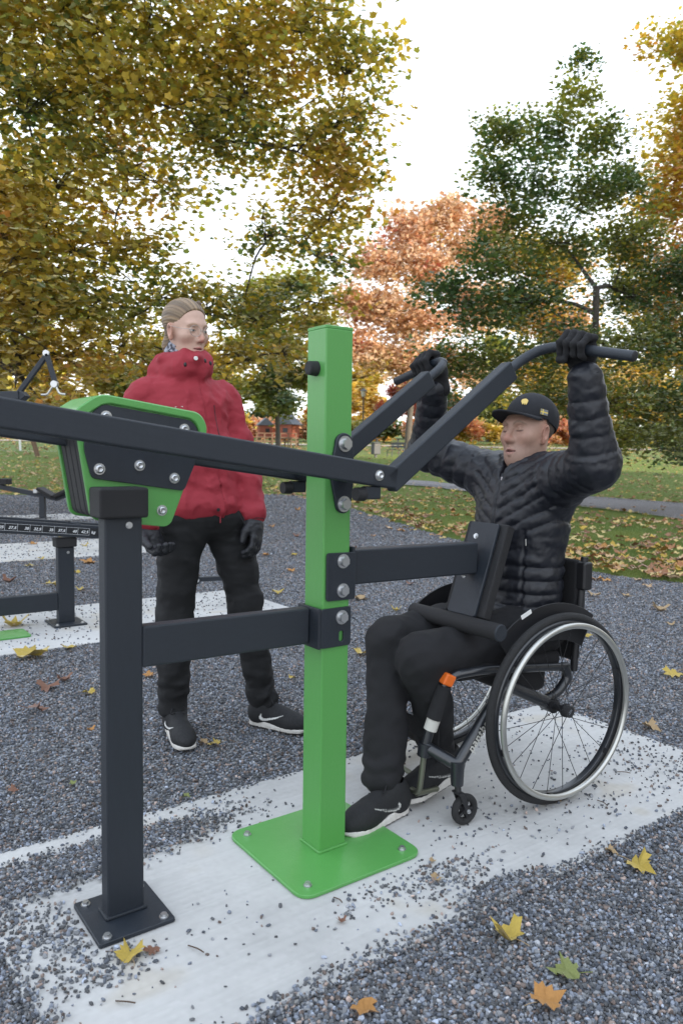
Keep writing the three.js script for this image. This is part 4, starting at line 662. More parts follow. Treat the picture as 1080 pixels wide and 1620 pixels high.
  const jf = (x, y, z) => {
    let t = smin(smin(tor[0](x, y, z), tor[1](x, y, z), 0.1), tor[2](x, y, z), 0.06); t = smin(t, sho(x, y, z), 0.09);
    const cx = x - mix(belly.x, chest.x, clamp((y - belly.y) / (chest.y - belly.y), -1, 1.6)), cz = z - belly.z, lx = cx * cy - cz * sy, lz = cx * sy + cz * cy;
    if (lz > 0) { t -= 0.0035 * sstep(0.030, 0.026, abs(lx - 0.004)) - 0.004 * sstep(0.004, 0.001, abs(lx - 0.034)); }
    let a = smin(ar[0](x, y, z), ar[1](x, y, z), 0.02), b = smin(ar[2](x, y, z), ar[3](x, y, z), 0.02); t = smax(t, hemY - y + 0.004 * sin(x * 30 + z * 22), 0.008); let d = smin(smin(t, a, 0.030), b, 0.022);
    let c = smin(colO(x, y, z), hoodB(x, y, z), 0.014); c = smax(c, y - (col.y + 0.088 + 0.10 * (x - col.x)), 0.012); d = smin(d, c, 0.018); d = smax(d, -max(colI(x, y, z), col.y - 0.03 - y), 0.010);
    const dr = (a < t || b < t) ? 1 : 0.8; return d - dr * fold(x, y * 0.8, z, 8.5, 0.0085) - fold(x, y, z, 26, 0.0020) - 0.0092 * ridge(x * 7 + y * 3, y * 5 - x * 3, z * 7) - 0.0042 * ridge(x * 17, y * 13 + x * 6, z * 17) - 0.0035 * sin(y * 70 + 8 * nz(x * 7, y * 5, z * 7)) * sstep(0.03, 0.10, y - hemY) * sstep(0.20, 0.10, y - hemY);
  };
  const jk = part('jacket', mesher(jf, [-0.47, 0.80, -0.25], [0.28, 1.60, 0.30], 0.0046), cloth(0.275, 0.017, 0.030, 0.78, { sheen: 0 }), woman, 'crimson hooded shell jacket');
  const hit = (lx, y) => { const ox = belly.x, oz = belly.z; let p = V(0, 0, 0); for (let d = 0.32; d > 0; d -= 0.0015) { const xx = lx, zz = d; const f = clamp((y - belly.y) / (chest.y - belly.y), -1, 1.6), X = mix(belly.x, chest.x, f) + xx * cy + zz * sy, Z = oz - xx * sy + zz * cy; p.set(X, y, Z); if (jf(X, y, Z) < 0) break; } void ox; return p.clone(); };
  const frontDir = V(sy, 0, cy);
  const zipPts = []; for (let y = 1.33; y > 1.10; y -= 0.03) zipPts.push(hit(0.075, y - WO.y).addScaledVector(frontDir, 0.0005)); part('pocket_zip', pipe(zipPts, 0.0026, 30, 6), cloth(0.10, 0.012, 0.02, 0.6), jk);
  part('snap', put([new THREE.CylinderGeometry(0.0075, 0.0082, 0.004, 18).rotateX(PI / 2)], hit(0.004, 1.505 - WO.y).addScaledVector(frontDir, 0.001), frontDir), M.white, jk, 'white snap on the collar');
  part('snap', put([new THREE.CylinderGeometry(0.0065, 0.0072, 0.003, 18).rotateX(PI / 2)], hit(0.0, 0.925 - WO.y).addScaledVector(frontDir, 0.001), frontDir), M.black, jk);
  part('tab', [beam(hit(-0.085, 1.315 - WO.y).addScaledVector(frontDir, 0.001), hit(-0.055, 1.318 - WO.y).addScaledVector(frontDir, 0.001), 0.002, 0.005, frontDir, 0.0006)], M.offwhite, jk);
  for (const [y0, l] of [[1.500, 0.05], [1.480, -0.03], [1.493, 0.075]]) part('toggle', new THREE.SphereGeometry(0.0065, 10, 8).scale(1, 1.4, 1).translate(...hit(l, y0 - WO.y).toArray()), M.black, jk);
  part('zip_tail', beam(hit(0.01, 0.905 - WO.y).add(V(0, -0.005, 0)), hit(0.01, 0.905 - WO.y).add(V(0, -0.032, 0)), 0.006, 0.004, V(0, 0, 1), 0.001), cloth(0.30, 0.026, 0.042, 0.7), jk);
  { const p = W(-0.405, 0.915, -2.985); part('drawcord', pipe([p, p.clone().add(V(0.015, -0.03, 0)), p.clone().add(V(0.03, -0.05, 0.005)), p.clone().add(V(0.02, -0.018, 0.005))], 0.0014, 24, 5), M.black, jk); }
  // gloves and cuffs
  { const put2 = (w, e, side, curl, turn, lean) => { const d = w.clone().sub(e).normalize(); const cu = part('cuff', rod(w.clone().addScaledVector(d, -0.03), w.clone().addScaledVector(d, 0.035), 0.050, 0.046, 26), cloth(0.010, 0.010, 0.012, 0.9), woman); void cu; const Y = d.clone().multiplyScalar(-1).add(V(...lean)).normalize(), Zt = V(sin(turn), 0, cos(turn)), X = Y.clone().cross(Zt).normalize(), Z = X.clone().cross(Y); part('glove', hangGlove(side, curl).applyMatrix4(new THREE.Matrix4().makeBasis(X, Y, Z).setPosition(w.clone().addScaledVector(d, 0.02))), phy({ color: rgb(0.012, 0.013, 0.017), roughness: 0.55, bumpMap: powderBump, bumpScale: 0.0006 }), woman, 'thick black glove'); };
    put2(wrL, elL, -1, 0.45, 1.3, [0, 0, 0]); put2(wrR, elR, 1, 0.9, -2.2, [-0.15, 0.1, 0]); }
  // trousers
  const pel = E(pelC, 0.166, 0.112, 0.116), lg = [[hipR, knR, 0.092, 0.066], [knR, anR, 0.065, 0.057], [hipL, knL, 0.092, 0.066], [knL, anL, 0.065, 0.057]].map(([a, b, r1, r2]) => cone(a, b, r1, r2));
  const tf = (x, y, z) => { const p = pel(x, y, z), a = smin(lg[0](x, y, z), lg[1](x, y, z), 0.03), b = smin(lg[2](x, y, z), lg[3](x, y, z), 0.03); const d = smin(smin(a, b, 0.008), p, 0.05); return d - fold(x, y, z, 8, 0.009) - fold(x, y * 1.4, z, 19, 0.003) - 0.0055 * ridge(x * 6, y * 5 + x * 4, z * 6) - 0.002 * ridge(x * 16, y * 12, z * 16) - 0.0055 * sin(y * 85 + 7 * nz(x * 9, y * 6, z * 9)) * sstep(0.30, 0.16, y); };
  part('trousers', mesher(tf, [-0.30, 0.075, -0.25], [0.34, 1.02, 0.24], 0.0056), cloth(0.0075, 0.0078, 0.009, 0.86), woman, 'black outdoor trousers');
  for (const [a, b] of [[anR, knR], [anL, knL]]) part('sock', rod(a.clone().addScaledVector(b.clone().sub(a), -0.10), a.clone().addScaledVector(b.clone().sub(a), 0.08), 0.037, 0.042, 18), M.blackCloth, woman);
  const foot = (h, t) => { const d = t.clone().sub(h); return basis(h.clone().setY(0), Math.atan2(-d.z, d.x)); };
  shoe(woman, foot(W(-0.690, 0, -3.090), W(-0.585, 0, -2.865)), { lift: 0, mesh: true, thick: 0.008 });
  shoe(woman, foot(W(-0.375, 0, -3.175), W(-0.140, 0, -3.060)), { lift: 0, mesh: true, thick: 0.008 });
}

// ---------------------------------------------------------------- other machines in the yard
{
  const g = thing('weight_lever_machine', 'charcoal lever machine with printed weight scale behind the stop post', 'gym machine', local(0.225, 0, -3.32).toArray(), MT);
  const p = part('post', box(0.105, 0.50, 0.06, 0, 0.26, 0, 0.006), M.dark, g);
  const bp = part('base_plate', slabOf(shapeOf([[-0.105, -0.125], [0.105, -0.125], [0.105, 0.125], [-0.105, 0.125]], 0.006), 0.012, 0.0015, 3).rotateX(-PI / 2).translate(0, 0.001, 0), M.dark, p); for (const [x, z] of [[-0.08, 0.1], [0.08, 0.1], [0.08, -0.1], [-0.08, -0.1]]) part('anchor_bolt', put(boltGeo(0.009), V(x, 0.013, z), V(0, 1, 0)), M.zinc, bp);
  part('rubber_bumper', box(0.135, 0.062, 0.09, 0, 0.5415, 0, 0.008), M.rubber, p); part('bolt', put(boltGeo(0.007), V(0.012, 0.475, 0.031), V(0, 0, 1)), M.zinc, p);
  part('foot_beam', beam(V(-0.053, 0.155, 0), V(-1.7, 0.155, 0), 0.05, 0.115), M.dark, g);
  const lv = part('lever', beam(V(0.55, 0.563, 0.035), V(-1.6, 0.800, 0.035), 0.05, 0.085), M.dark, g, 'charcoal lever with a printed kilogram scale');
  part('far_lever', beam(V(0.55, 0.563, -0.24), V(-1.6, 0.800, -0.24), 0.05, 0.085), M.dark, g);
  part('lock_pin', [rod(V(0.02, 0.68, 0.02), V(0.02, 0.64, 0.02), 0.012, 0.012), beam(V(0.02, 0.672, 0.02), V(0.09, 0.655, 0.05), 0.014, 0.014)], M.dark, lv);
  const cv = document.createElement('canvas'); cv.width = 1024; cv.height = 64; const c = cv.getContext('2d'); c.fillStyle = '#15181c'; c.fillRect(0, 0, 1024, 64); c.strokeStyle = '#b9bcc0'; c.fillStyle = '#e8eaec'; c.font = 'italic bold 30px sans-serif'; c.textAlign = 'right'; c.textBaseline = 'middle'; c.lineWidth = 3;
  ['20', '22,5', '25', '27,5', '30', '32,5', '35', '37,5', '40', '42,5'].forEach((t, i) => { const x = 70 + i * 96; c.strokeRect(x - 90, 4, 96, 56); c.fillText(t, x - 4, 34); }); c.textAlign = 'left'; c.fillText('kg', 956, 34);
  const t = new THREE.CanvasTexture(cv); t.colorSpace = THREE.SRGBColorSpace;
  const lab = new THREE.PlaneGeometry(0.80, 0.050), dir = V(2.15, -0.237, 0).normalize(); lab.applyMatrix4(new THREE.Matrix4().makeBasis(dir, V(-dir.y, dir.x, 0), V(0, 0, 1)).setPosition(V(-0.19, 0.6432, 0.0608)));
  part('scale_label', lab, std({ map: t, roughness: 0.6 }), lv, 'black strip with white kilogram figures and cells');
  part('pedal_link', [beam(V(0.90, 0.215, 0), V(1.25, 0.20, 0), 0.04, 0.035), rod(V(0.93, 0.21, 0), V(0.93, 0.21, 0.035), 0.028, 0.028, 20)], M.dark, g); part('bolt', put(domeBoltGeo(0.012), V(0.93, 0.21, 0.035), V(0, 0, 1)), M.zinc, g);
  part('foot_plate', slabOf(shapeOf([[-0.55, -0.11], [-0.33, -0.11], [-0.33, 0.11], [-0.55, 0.11]], 0.03), 0.01, 0.001, 5).rotateX(-PI / 2).translate(0.05, 0.001, 0.16), M.green, g, 'corner of a green base plate');
  part('rear_post', box(0.08, 0.20, 0.06, 1.25, 0.10, 0, 0.005), M.dark, g);
}
{
  const g = thing('cable_arm_machine', 'charcoal jointed arm with silver hook handle at the frame edge', 'gym machine', [-2.66, GRAVEL_Y, -5.55], 0), o = V(-2.66, GRAVEL_Y, -5.55), W = (x, y, z = -5.55) => V(x, y, z).sub(o);
  part('column', box(0.12, 1.50, 0.12, 0, 0.75, 0, 0.006), M.dark, g);
  part('head', [beam(W(-2.66, 1.515), W(-2.32, 1.53), 0.12, 0.06), beam(W(-2.34, 1.50), W(-2.29, 1.545), 0.10, 0.05)], M.dark, g);
  const a = part('upper_arm', beam(W(-2.355, 1.53), W(-2.126, 1.835), 0.035, 0.035), M.dark, g); part('joint', [rod(W(-2.126, 1.832, -5.53), W(-2.126, 1.832, -5.505), 0.022, 0.022, 18)], M.zinc, a);
  const b = part('lower_arm', beam(W(-2.126, 1.832, -5.52), W(-2.065, 1.62, -5.52), 0.03, 0.035), M.dark, g); part('joint', [rod(W(-2.062, 1.612, -5.52), W(-2.062, 1.612, -5.48), 0.024, 0.024, 18)], M.zinc, b);
  part('hook', [bent([W(-2.16, 1.535, -5.5), W(-2.115, 1.537, -5.5), W(-2.075, 1.598, -5.5)], 0.008, 0.015), bent([W(-2.055, 1.598, -5.5), W(-2.03, 1.545, -5.5), W(-1.985, 1.54, -5.5)], 0.008, 0.015)], M.steel, g, 'silver double hook');
  part('base_plate', box(0.3, 0.012, 0.3, 0, 0.02, 0, 0.004), M.dark, g);
}
{
  const o = V(-4.95, 0, -12.6), g = thing('workout_bench', 'distant charcoal workout bench with V-shaped padded backrest', 'gym bench', o.toArray(), 0), Q = (x, y, z = 0) => V(x, y, z);
  part('post', box(0.09, 0.36, 0.09, 0, 0.19, 0, 0.008), M.dark, g); part('base_plate', box(0.22, 0.012, 0.22, 0, 0.007, 0, 0.004), M.dark, g);
  part('frame', [beam(Q(-0.95, 0.56), Q(0, 0.38), 0.06, 0.08), beam(Q(-0.02, 0.385), Q(0.25, 0.32), 0.06, 0.07), beam(Q(0.22, 0.32), Q(0.62, 0.47), 0.06, 0.07)], M.dark, g);
  part('seat_pad', beam(Q(-0.05, 0.50), Q(0.20, 0.36), 0.30, 0.05, V(0, 0, 1), 0.015), M.rubber, g); part('back_pad', beam(Q(0.22, 0.37), Q(0.66, 0.58), 0.30, 0.06, V(0, 0, 1), 0.02), M.rubber, g);
  part('head_block', box(0.16, 0.10, 0.2, -0.62, 0.60, 0, 0.015), M.rubber, g); part('front_post', box(0.09, 0.5, 0.09, -0.95, 0.27, 0, 0.008), M.dark, g); part('pad_bracket', box(0.07, 0.06, 0.06, -0.09, 0.45, 0.05, 0.006), M.zinc, g);
}

// ---------------------------------------------------------------- park furniture far off
const wood = std({ color: rgb(0.16, 0.10, 0.065), roughness: 0.85, bumpMap: powderBump, bumpScale: 0.003 }), redWood = std({ color: rgb(0.26, 0.075, 0.045), roughness: 0.85, bumpMap: powderBump, bumpScale: 0.003 }), roofMat = std({ color: rgb(0.10, 0.11, 0.13), roughness: 0.8 }), greyPaint = std({ color: rgb(0.05, 0.055, 0.06), roughness: 0.6 });
const onG = (x, z) => [x, hgt(x, z), z];
function playhouse(x, z, w, h, turn, label) {
  const g = thing('playhouse', label, 'playhouse', onG(x, z), turn, 'playground huts by the far path');
  for (const [a, b] of [[-1, -1], [1, -1], [1, 1], [-1, 1]]) part('stilt', plain(0.10, 0.7, 0.10, a * w * 0.42, 0.3, b * w * 0.36), wood, g);
  part('deck', plain(w * 1.12, 0.1, w * 0.95, 0, 0.66, 0), wood, g);
  const n = 7; for (const s of [-1, 1]) for (let k = 0; k < n; k++) { part('plank', plain(w * 0.94, h / n - 0.015, 0.04, 0, 0.72 + (k + 0.5) * h / n, s * w * 0.40), redWood, g); part('plank', plain(0.04, h / n - 0.015, w * 0.72, s * w * 0.46, 0.72 + (k + 0.5) * h / n, 0), redWood, g); }
  part('window', plain(w * 0.30, h * 0.34, 0.02, w * 0.1, 0.72 + h * 0.55, w * 0.40 + 0.03), M.black, g);
  const rf = new THREE.Shape([new THREE.Vector2(-w * 0.62, 0), new THREE.Vector2(w * 0.62, 0), new THREE.Vector2(0, w * 0.55)]); part('roof', new THREE.ExtrudeGeometry(rf, { depth: w, bevelEnabled: false }).translate(0, 0.72 + h, -w / 2), roofMat, g);
}
playhouse(-4.3, -60.2, 1.45, 1.0, -0.5, 'red plank playhouse with grey roof beside the pale tree trunk');
playhouse(-6.3, -62.2, 1.1, 0.9, 0.3, 'smaller red plank playhouse next to the red sleeve');
{
  const g = thing('timber_bridge', 'low timber play bridge with railings in front of the playhouses', 'play bridge', onG(-5.0, -58.5), -0.04);
  part('deck', plain(3.2, 0.12, 0.8, 0, 0.45, 0), wood, g); for (let k = 0; k < 6; k++) part('post', plain(0.09, 1.15, 0.09, -1.5 + k * 0.6, 0.5, 0.4), wood, g); for (const y of [0.75, 1.05]) part('rail', plain(3.2, 0.06, 0.05, 0, y, 0.45), wood, g);
}
function picnic(x, z, turn, label) {
  const g = thing('picnic_table', label, 'picnic table', onG(x, z), turn, 'picnic tables by the far path');
  for (let k = 0; k < 3; k++) part('plank', plain(1.8, 0.05, 0.23, 0, 0.76, -0.25 + k * 0.25), greyPaint, g);
  for (const s of [-1, 1]) { part('bench_plank', plain(1.8, 0.05, 0.26, 0, 0.46, s * 0.75), greyPaint, g); for (const e of [-1, 1]) { part('leg', beam(V(e * 0.7, 0, s * 0.72), V(e * 0.7, 0.74, s * 0.25), 0.09, 0.06, V(1, 0, 0), 0.004), greyPaint, g); } }
}
picnic(1.9, -58.2, 0.1, 'dark picnic table just beside the green post'); picnic(5.0, -59.4, -0.1, 'dark picnic table beside the raised far sleeve');
{
  const g = thing('litter_bin', 'dark litter bin with side bracket standing on the lawn', 'litter bin', onG(1.92, -44.05), 0.4);
  part('body', box(0.42, 0.62, 0.42, 0, 0.50, 0, 0.03), greyPaint, g); part('lid', box(0.48, 0.06, 0.48, 0, 0.85, 0, 0.02), greyPaint, g); part('foot', plain(0.12, 0.2, 0.12, 0, 0.1, 0), greyPaint, g); part('opening', box(0.30, 0.10, 0.03, 0, 0.72, 0.205, 0.01), M.black, g);
}
{
  const g = thing('park_bench', 'small dark park bench beside the litter bin on the lawn', 'bench', onG(3.1, -45.2), -0.9);
  for (let k = 0; k < 3; k++) part('slat', plain(1.3, 0.03, 0.12, 0, 0.44, -0.14 + k * 0.14), greyPaint, g); for (let k = 0; k < 2; k++) part('slat', plain(1.3, 0.12, 0.03, 0, 0.62 + k * 0.16, -0.28), greyPaint, g); for (const s of [-1, 1]) part('leg', [beam(V(s * 0.5, 0, 0.14), V(s * 0.5, 0.42, 0.14), 0.04, 0.04, V(1, 0, 0)), beam(V(s * 0.5, 0, -0.2), V(s * 0.5, 0.85, -0.30), 0.04, 0.04, V(1, 0, 0))], greyPaint, g);
}
{
  const g = thing('lamp_post', 'slim park lamp post with lantern head before the orange trees', 'lamp post', onG(1.5, -57), 0);
  part('pole', rod(V(0, 0, 0), V(0, 3.9, 0), 0.07, 0.05, 10), greyPaint, g); const l = part('lantern', [new THREE.CylinderGeometry(0.24, 0.15, 0.42, 6).translate(0, 4.1, 0)], std({ color: rgb(0.5, 0.48, 0.42), roughness: 0.4 }), g); part('hood', new THREE.ConeGeometry(0.32, 0.22, 6).translate(0, 4.42, 0), greyPaint, l);
}
{
  const g = thing('football_goal', 'white football goal frame on the far playing field', 'goal', onG(-19.2, -45.6), 0.2);
  for (const s of [-0.09, 0.12]) part('post', rod(V(s, 0, s * 4), V(s - 0.06, 2.0, s * 4), 0.04, 0.04, 8), M.white, g); part('crossbar', rod(V(-3, 2, -0.3), V(0.1, 2, 0.3), 0.04, 0.04, 8), M.white, g); part('post', rod(V(-3, 0, -0.3), V(-3, 2, -0.3), 0.04, 0.04, 8), M.white, g);
}
structure('field_line', (() => { const g = new THREE.PlaneGeometry(60, 0.12, 60, 1).rotateX(-PI / 2), p = g.attributes.position; for (let i = 0; i < p.count; i++) { const x = p.getX(i) - 40, z = p.getZ(i) - 45.6 - 0.01 * (x + 15); p.setXYZ(i, min(x, -14.5), hgt(x, z) + 0.015, z); } g.computeVertexNormals(); return g; })(), M.white, 'white touchline painted on the playing field');
{
  const g = thing('leaning_post', 'brown wooden post leaning at the edge of the playing field', 'post', onG(-15.57, -39.2), 0);
  part('shaft', [rod(V(0, -0.1, 0), V(-0.75, 2.4, 0), 0.13, 0.10, 12)], wood, g); part('brace', rod(V(-0.72, 2.3, 0), V(-1.6, 2.3, 0), 0.06, 0.06, 8), wood, g);
}
// apartment block outside the frame whose shade covers the yard
{
  const g = thing('apartment_building', 'long rendered apartment block outside the picture shading the yard', 'building', [27, -0.1, -2], 0), plaster = std({ color: rgb(0.42, 0.36, 0.29), roughness: 0.9, bumpMap: powderBump, bumpScale: 0.006 });
  part('wall', plain(14, 15, 34, 0, 7.5, 0), plaster, g); part('roof', new THREE.ExtrudeGeometry(new THREE.Shape([new THREE.Vector2(-7.6, 0), new THREE.Vector2(7.6, 0), new THREE.Vector2(0, 3)]), { depth: 35, bevelEnabled: false }).translate(0, 15.003, -17.5), std({ color: rgb(0.12, 0.05, 0.04), roughness: 0.9 }), g);
  const glass = std({ color: rgb(0.05, 0.06, 0.07), roughness: 0.1 }); for (let f = 0; f < 5; f++) for (let k = 0; k < 9; k++) { const w = part('window', plain(0.06, 1.5, 1.3, -7.02, 1.8 + f * 2.8, -14.5 + k * 3.6), M.white, g); part('pane', plain(0.03, 1.3, 1.1, -7.06, 1.8 + f * 2.8, -14.5 + k * 3.6), glass, w); }
}

// ---------------------------------------------------------------- trees: lobes of each crown as [x, y, z, radius]
const LOBES = {
  maple: [[-5.58,7.23,-11.5,1.5],[-4.21,7.25,-11.5,1.5],[-3.06,7.35,-12.0,1.4],[-1.77,7.62,-12.3,1.4],[-0.62,7.9,-12.8,1.2],[-0.03,7.42,-13.0,0.8],[-0.1,6.52,-13.0,0.8],[-0.03,5.73,-13.2,0.75],[-0.29,5.05,-13.2,0.8],[-0.49,4.42,-13.0,0.65],[-1.17,4.77,-13.0,0.6],[-4.57,5.88,-11.0,1.4],[-3.67,6.29,-11.5,1.2],[-2.68,6.34,-12.0,1.2],[-1.6,6.67,-12.5,1.2],[-0.81,6.03,-12.8,1.1],[-2.18,5.95,-12.4,0.8],[-3.31,5.33,-11.8,1.0],[-4.06,4.86,-11.0,1.2],[-4.97,4.68,-10.5,1.2],[-4.61,3.77,-10.8,1.1],[-3.91,3.99,-11.3,1.0],[-3.27,4.27,-12.0,0.7],[-4.35,3.03,-11.0,1.0],[-5.02,2.76,-10.5,1.1],[-3.8,3.37,-11.8,0.9],[-3.52,2.7,-12.5,0.8],[-4.2,2.51,-11.8,0.8],[-4.72,2.24,-11.2,0.8],[-3.03,3.63,-12.6,0.7],[-2.31,3.45,-13.2,0.75],[-1.61,3.42,-13.6,0.65],[-1.71,2.76,-13.6,0.6],[-0.95,3.68,-13.8,0.6],[-1.06,2.9,-13.8,0.5],[-2.35,2.51,-13.4,0.6],[-0.29,3.84,-14.0,0.4],[-6.28,6.2,-10.5,1.6],[-6.04,4.02,-10.0,1.5],[-4.55,8.8,-11.5,1.7],[-2.77,9.07,-12.0,1.6],[-1.13,9.3,-12.6,1.4],[-6.06,7.95,-10.5,1.8],[-3.79,10.82,-12.0,1.7],[-5.27,9.98,-11.0,1.8]],
  green: [[4.74,9.36,-16.5,0.32],[4.81,8.67,-16.5,0.42],[4.38,7.84,-16.5,0.65],[5.47,7.84,-16.8,0.6],[3.22,7.62,-16.0,0.6],[2.89,6.67,-15.8,0.55],[3.89,6.76,-16.0,0.8],[5.08,6.76,-16.5,0.8],[6.19,7.07,-17.0,0.6],[3.24,5.75,-15.8,0.6],[2.82,4.98,-15.5,0.7],[4.46,5.64,-16.5,0.8],[6.04,5.8,-17.0,0.8],[1.99,4.48,-15.8,0.55],[2.74,3.95,-15.6,0.75],[3.85,4.29,-16.0,0.9],[6.3,4.65,-17.0,0.9],[7.23,5.14,-17.3,0.8],[2.28,3.08,-15.8,0.7],[3.37,2.99,-16.0,0.8],[4.46,3.29,-16.2,0.8],[5.76,3.35,-16.5,0.9],[7.03,3.55,-16.8,0.9],[2.07,2.19,-16.0,0.5],[5.5,2.24,-16.0,0.8],[6.63,2.27,-16.2,0.8],[4.39,2.25,-16.3,0.7],[6.12,1.4,-15.8,0.6],[6.82,1.28,-15.6,0.5],[5.54,1.19,-16.4,0.45],[8.12,4.27,-17.0,1.1],[8.12,2.18,-16.5,1.0]],
  yellowR: [[9.17,12.23,-22.0,1.0],[9.69,10.55,-22.0,1.2],[9.32,9.18,-22.0,1.0],[8.84,8.14,-22.0,0.9],[9.39,6.7,-22.5,1.3],[10.72,7.82,-22.0,1.6],[9.1,5.35,-23.0,1.2],[10.45,4.63,-23.0,1.6],[11.61,10.82,-23.0,1.8],[8.46,7.17,-23.0,0.7]],
  orange: [[3.93,15.57,-52.0,2.0],[6.56,16.93,-53.0,1.9],[1.79,13.2,-50.0,1.9],[4.94,13.08,-51.0,2.3],[8.27,15.12,-54.0,2.0],[9.92,17.57,-55.0,1.6],[2.25,10.42,-50.0,2.1],[5.22,9.83,-51.0,2.3],[8.43,11.06,-53.0,2.2],[1.07,7.98,-50.0,1.6],[3.62,6.92,-51.0,2.2],[6.69,6.66,-52.0,2.2],[0.61,10.79,-50.0,1.4]],
  orange2: [[12.76,17.24,-62.0,2.6],[15.83,15.8,-62.0,2.8],[13.93,12.31,-62.0,3],[18.3,11.54,-63.0,3],[15.6,7.83,-62.0,3],[20.85,7.6,-64.0,3]],
  red: [[4.48,5.22,-56.0,1.2],[5.65,4.32,-56.0,1.2],[3.35,4.06,-56.0,1.1],[6.95,3.69,-57.0,1.0]],
  yellowC: [[-3.94,9.52,-42.0,1.5],[-2.41,10.21,-42.0,1.2],[-1.56,8.03,-43.0,1.3],[-3.58,7.16,-42.0,1.6],[-4.96,8.49,-42.0,1.4],[-2.58,5.23,-43.0,1.6],[-4.59,4.77,-42.0,1.5],[-5.64,6.45,-42.0,1.3],[-3.55,3.75,-42.0,1.1]],
  yellowL: [[-9.15,5.89,-38.0,1.5],[-7.59,4.68,-38.0,1.4],[-10.09,4.02,-38.0,1.5],[-11.96,4.61,-38.0,1.5],[-6.19,4.16,-39.0,1.4],[-8.22,2.81,-38.0,1.1],[-13.23,3.36,-38.0,1.2]],
};

const barkN = tileNoise(256, 40, 61), barkM = tileNoise(256, 12, 62);
const barkMap = tex(256, (k, i, j) => { const v = 0.045 + 0.06 * barkN[(j * 64 % (256 * 256) + i) % 65536] * 0.5 + 0.05 * barkM[k]; return [v * 1.15, v, v * 0.85]; }, true, 2), barkBump = tex(256, (k, i, j) => barkN[(floor(j / 4) * 256 + i) % 65536], false, 2);
const bark = std({ map: barkMap, bumpMap: barkBump, bumpScale: 0.02, roughness: 0.95 });
function taper(pts, r0, r1, rad = 6, seg = 0) {
  const c = new THREE.CatmullRomCurve3(pts), n = seg || max(3, pts.length * 3), fr = c.computeFrenetFrames(n), pos = [], uv = [], idx = [], L = c.getLength();
  for (let i = 0; i <= n; i++) { const p = c.getPointAt(i / n), r = mix(r0, r1, i / n) * (1 + 0.06 * sin(i * 2.3)); for (let k = 0; k <= rad; k++) { const a = k / rad * 2 * PI; pos.push(p.x + r * (cos(a) * fr.normals[i].x + sin(a) * fr.binormals[i].x), p.y + r * (cos(a) * fr.normals[i].y + sin(a) * fr.binormals[i].y), p.z + r * (cos(a) * fr.normals[i].z + sin(a) * fr.binormals[i].z)); uv.push(k / rad, i / n * L); } }
  for (let i = 0; i < n; i++) for (let k = 0; k < rad; k++) { const a = i * (rad + 1) + k, b = a + rad + 1; idx.push(a, a + 1, b, b, a + 1, b + 1); }
  const g = new THREE.BufferGeometry(); g.setAttribute('position', new THREE.Float32BufferAttribute(pos, 3)); g.setAttribute('uv', new THREE.Float32BufferAttribute(uv, 2)); g.setIndex(idx); g.computeVertexNormals(); return g;
}
// outline of a maple leaf, tip towards +y, stalk at the origin, about one unit across
const LEAF = [[0, 0.02], [0.16, -0.06], [0.34, -0.02], [0.28, 0.10], [0.52, 0.22], [0.44, 0.32], [0.50, 0.48], [0.26, 0.44], [0.24, 0.62], [0.12, 0.60], [0, 0.94]];
function leafGeo(seed, curl, detail = true) {
  const r = rng(seed), half = detail ? LEAF : [[0, 0.0], [0.34, 0.0], [0.50, 0.44], [0.24, 0.56], [0, 0.94]], o = half.concat(half.slice(1, -1).reverse().map(([x, y]) => [-x, y]));
  const pos = [0, 0.32, 0], uv = [0.5, 0.3], idx = [], n = o.length, ph = r() * 6, ph2 = r() * 6;
  const zz = (x, y) => curl * (0.9 * x * x * (0.6 + 0.6 * sin(ph)) + 0.5 * (y - 0.32) * (y - 0.32) * sin(ph2) + 0.16 * sin(7 * x + ph) * sin(6 * y + ph2));
  pos[2] = zz(0, 0.32); o.forEach(([x, y]) => { pos.push(x, y, zz(x, y)); uv.push(x + 0.5, y); }); for (let i = 0; i < n; i++) idx.push(0, 1 + i, 1 + (i + 1) % n);
  const g = new THREE.BufferGeometry(); g.setAttribute('position', new THREE.Float32BufferAttribute(pos, 3)); g.setAttribute('uv', new THREE.Float32BufferAttribute(uv, 2)); g.setIndex(idx); g.computeVertexNormals(); return g;
}
function sprig(seed, n, size, radius) {                  // a spray of leaves round a twig end
  const r = rng(seed), list = [];
  for (let k = 0; k < n; k++) {
    const g = leafGeo(seed * 31 + k, 0.5, false), s = size * (0.7 + 0.6 * r()); g.scale(s, s, s); const u = r() * 6.283, v = 2 * r() - 1, w = radius * pow(r(), 0.5), h = sqrt(1 - v * v);
    g.applyMatrix4(new THREE.Matrix4().compose(V(w * h * cos(u), w * v * 0.6, w * h * sin(u)), new THREE.Quaternion().setFromEuler(new THREE.Euler(-1.9 + 1.3 * r(), r() * 6.28, (r() - 0.5) * 1.6, 'YXZ')), V(1, 1, 1)));
    const t = 0.72 + 0.56 * r(), q = (r() - 0.5) * 0.3, c = new Float32Array(g.attributes.position.count * 3); for (let i = 0; i < c.length; i += 3) { c[i] = t * (1 + q); c[i + 1] = t; c[i + 2] = t * (1 - q); } g.setAttribute('color', new THREE.BufferAttribute(c, 3)); list.push(g);
  }
  return mergeGeometries(list.map((g) => g.toNonIndexed()));
}
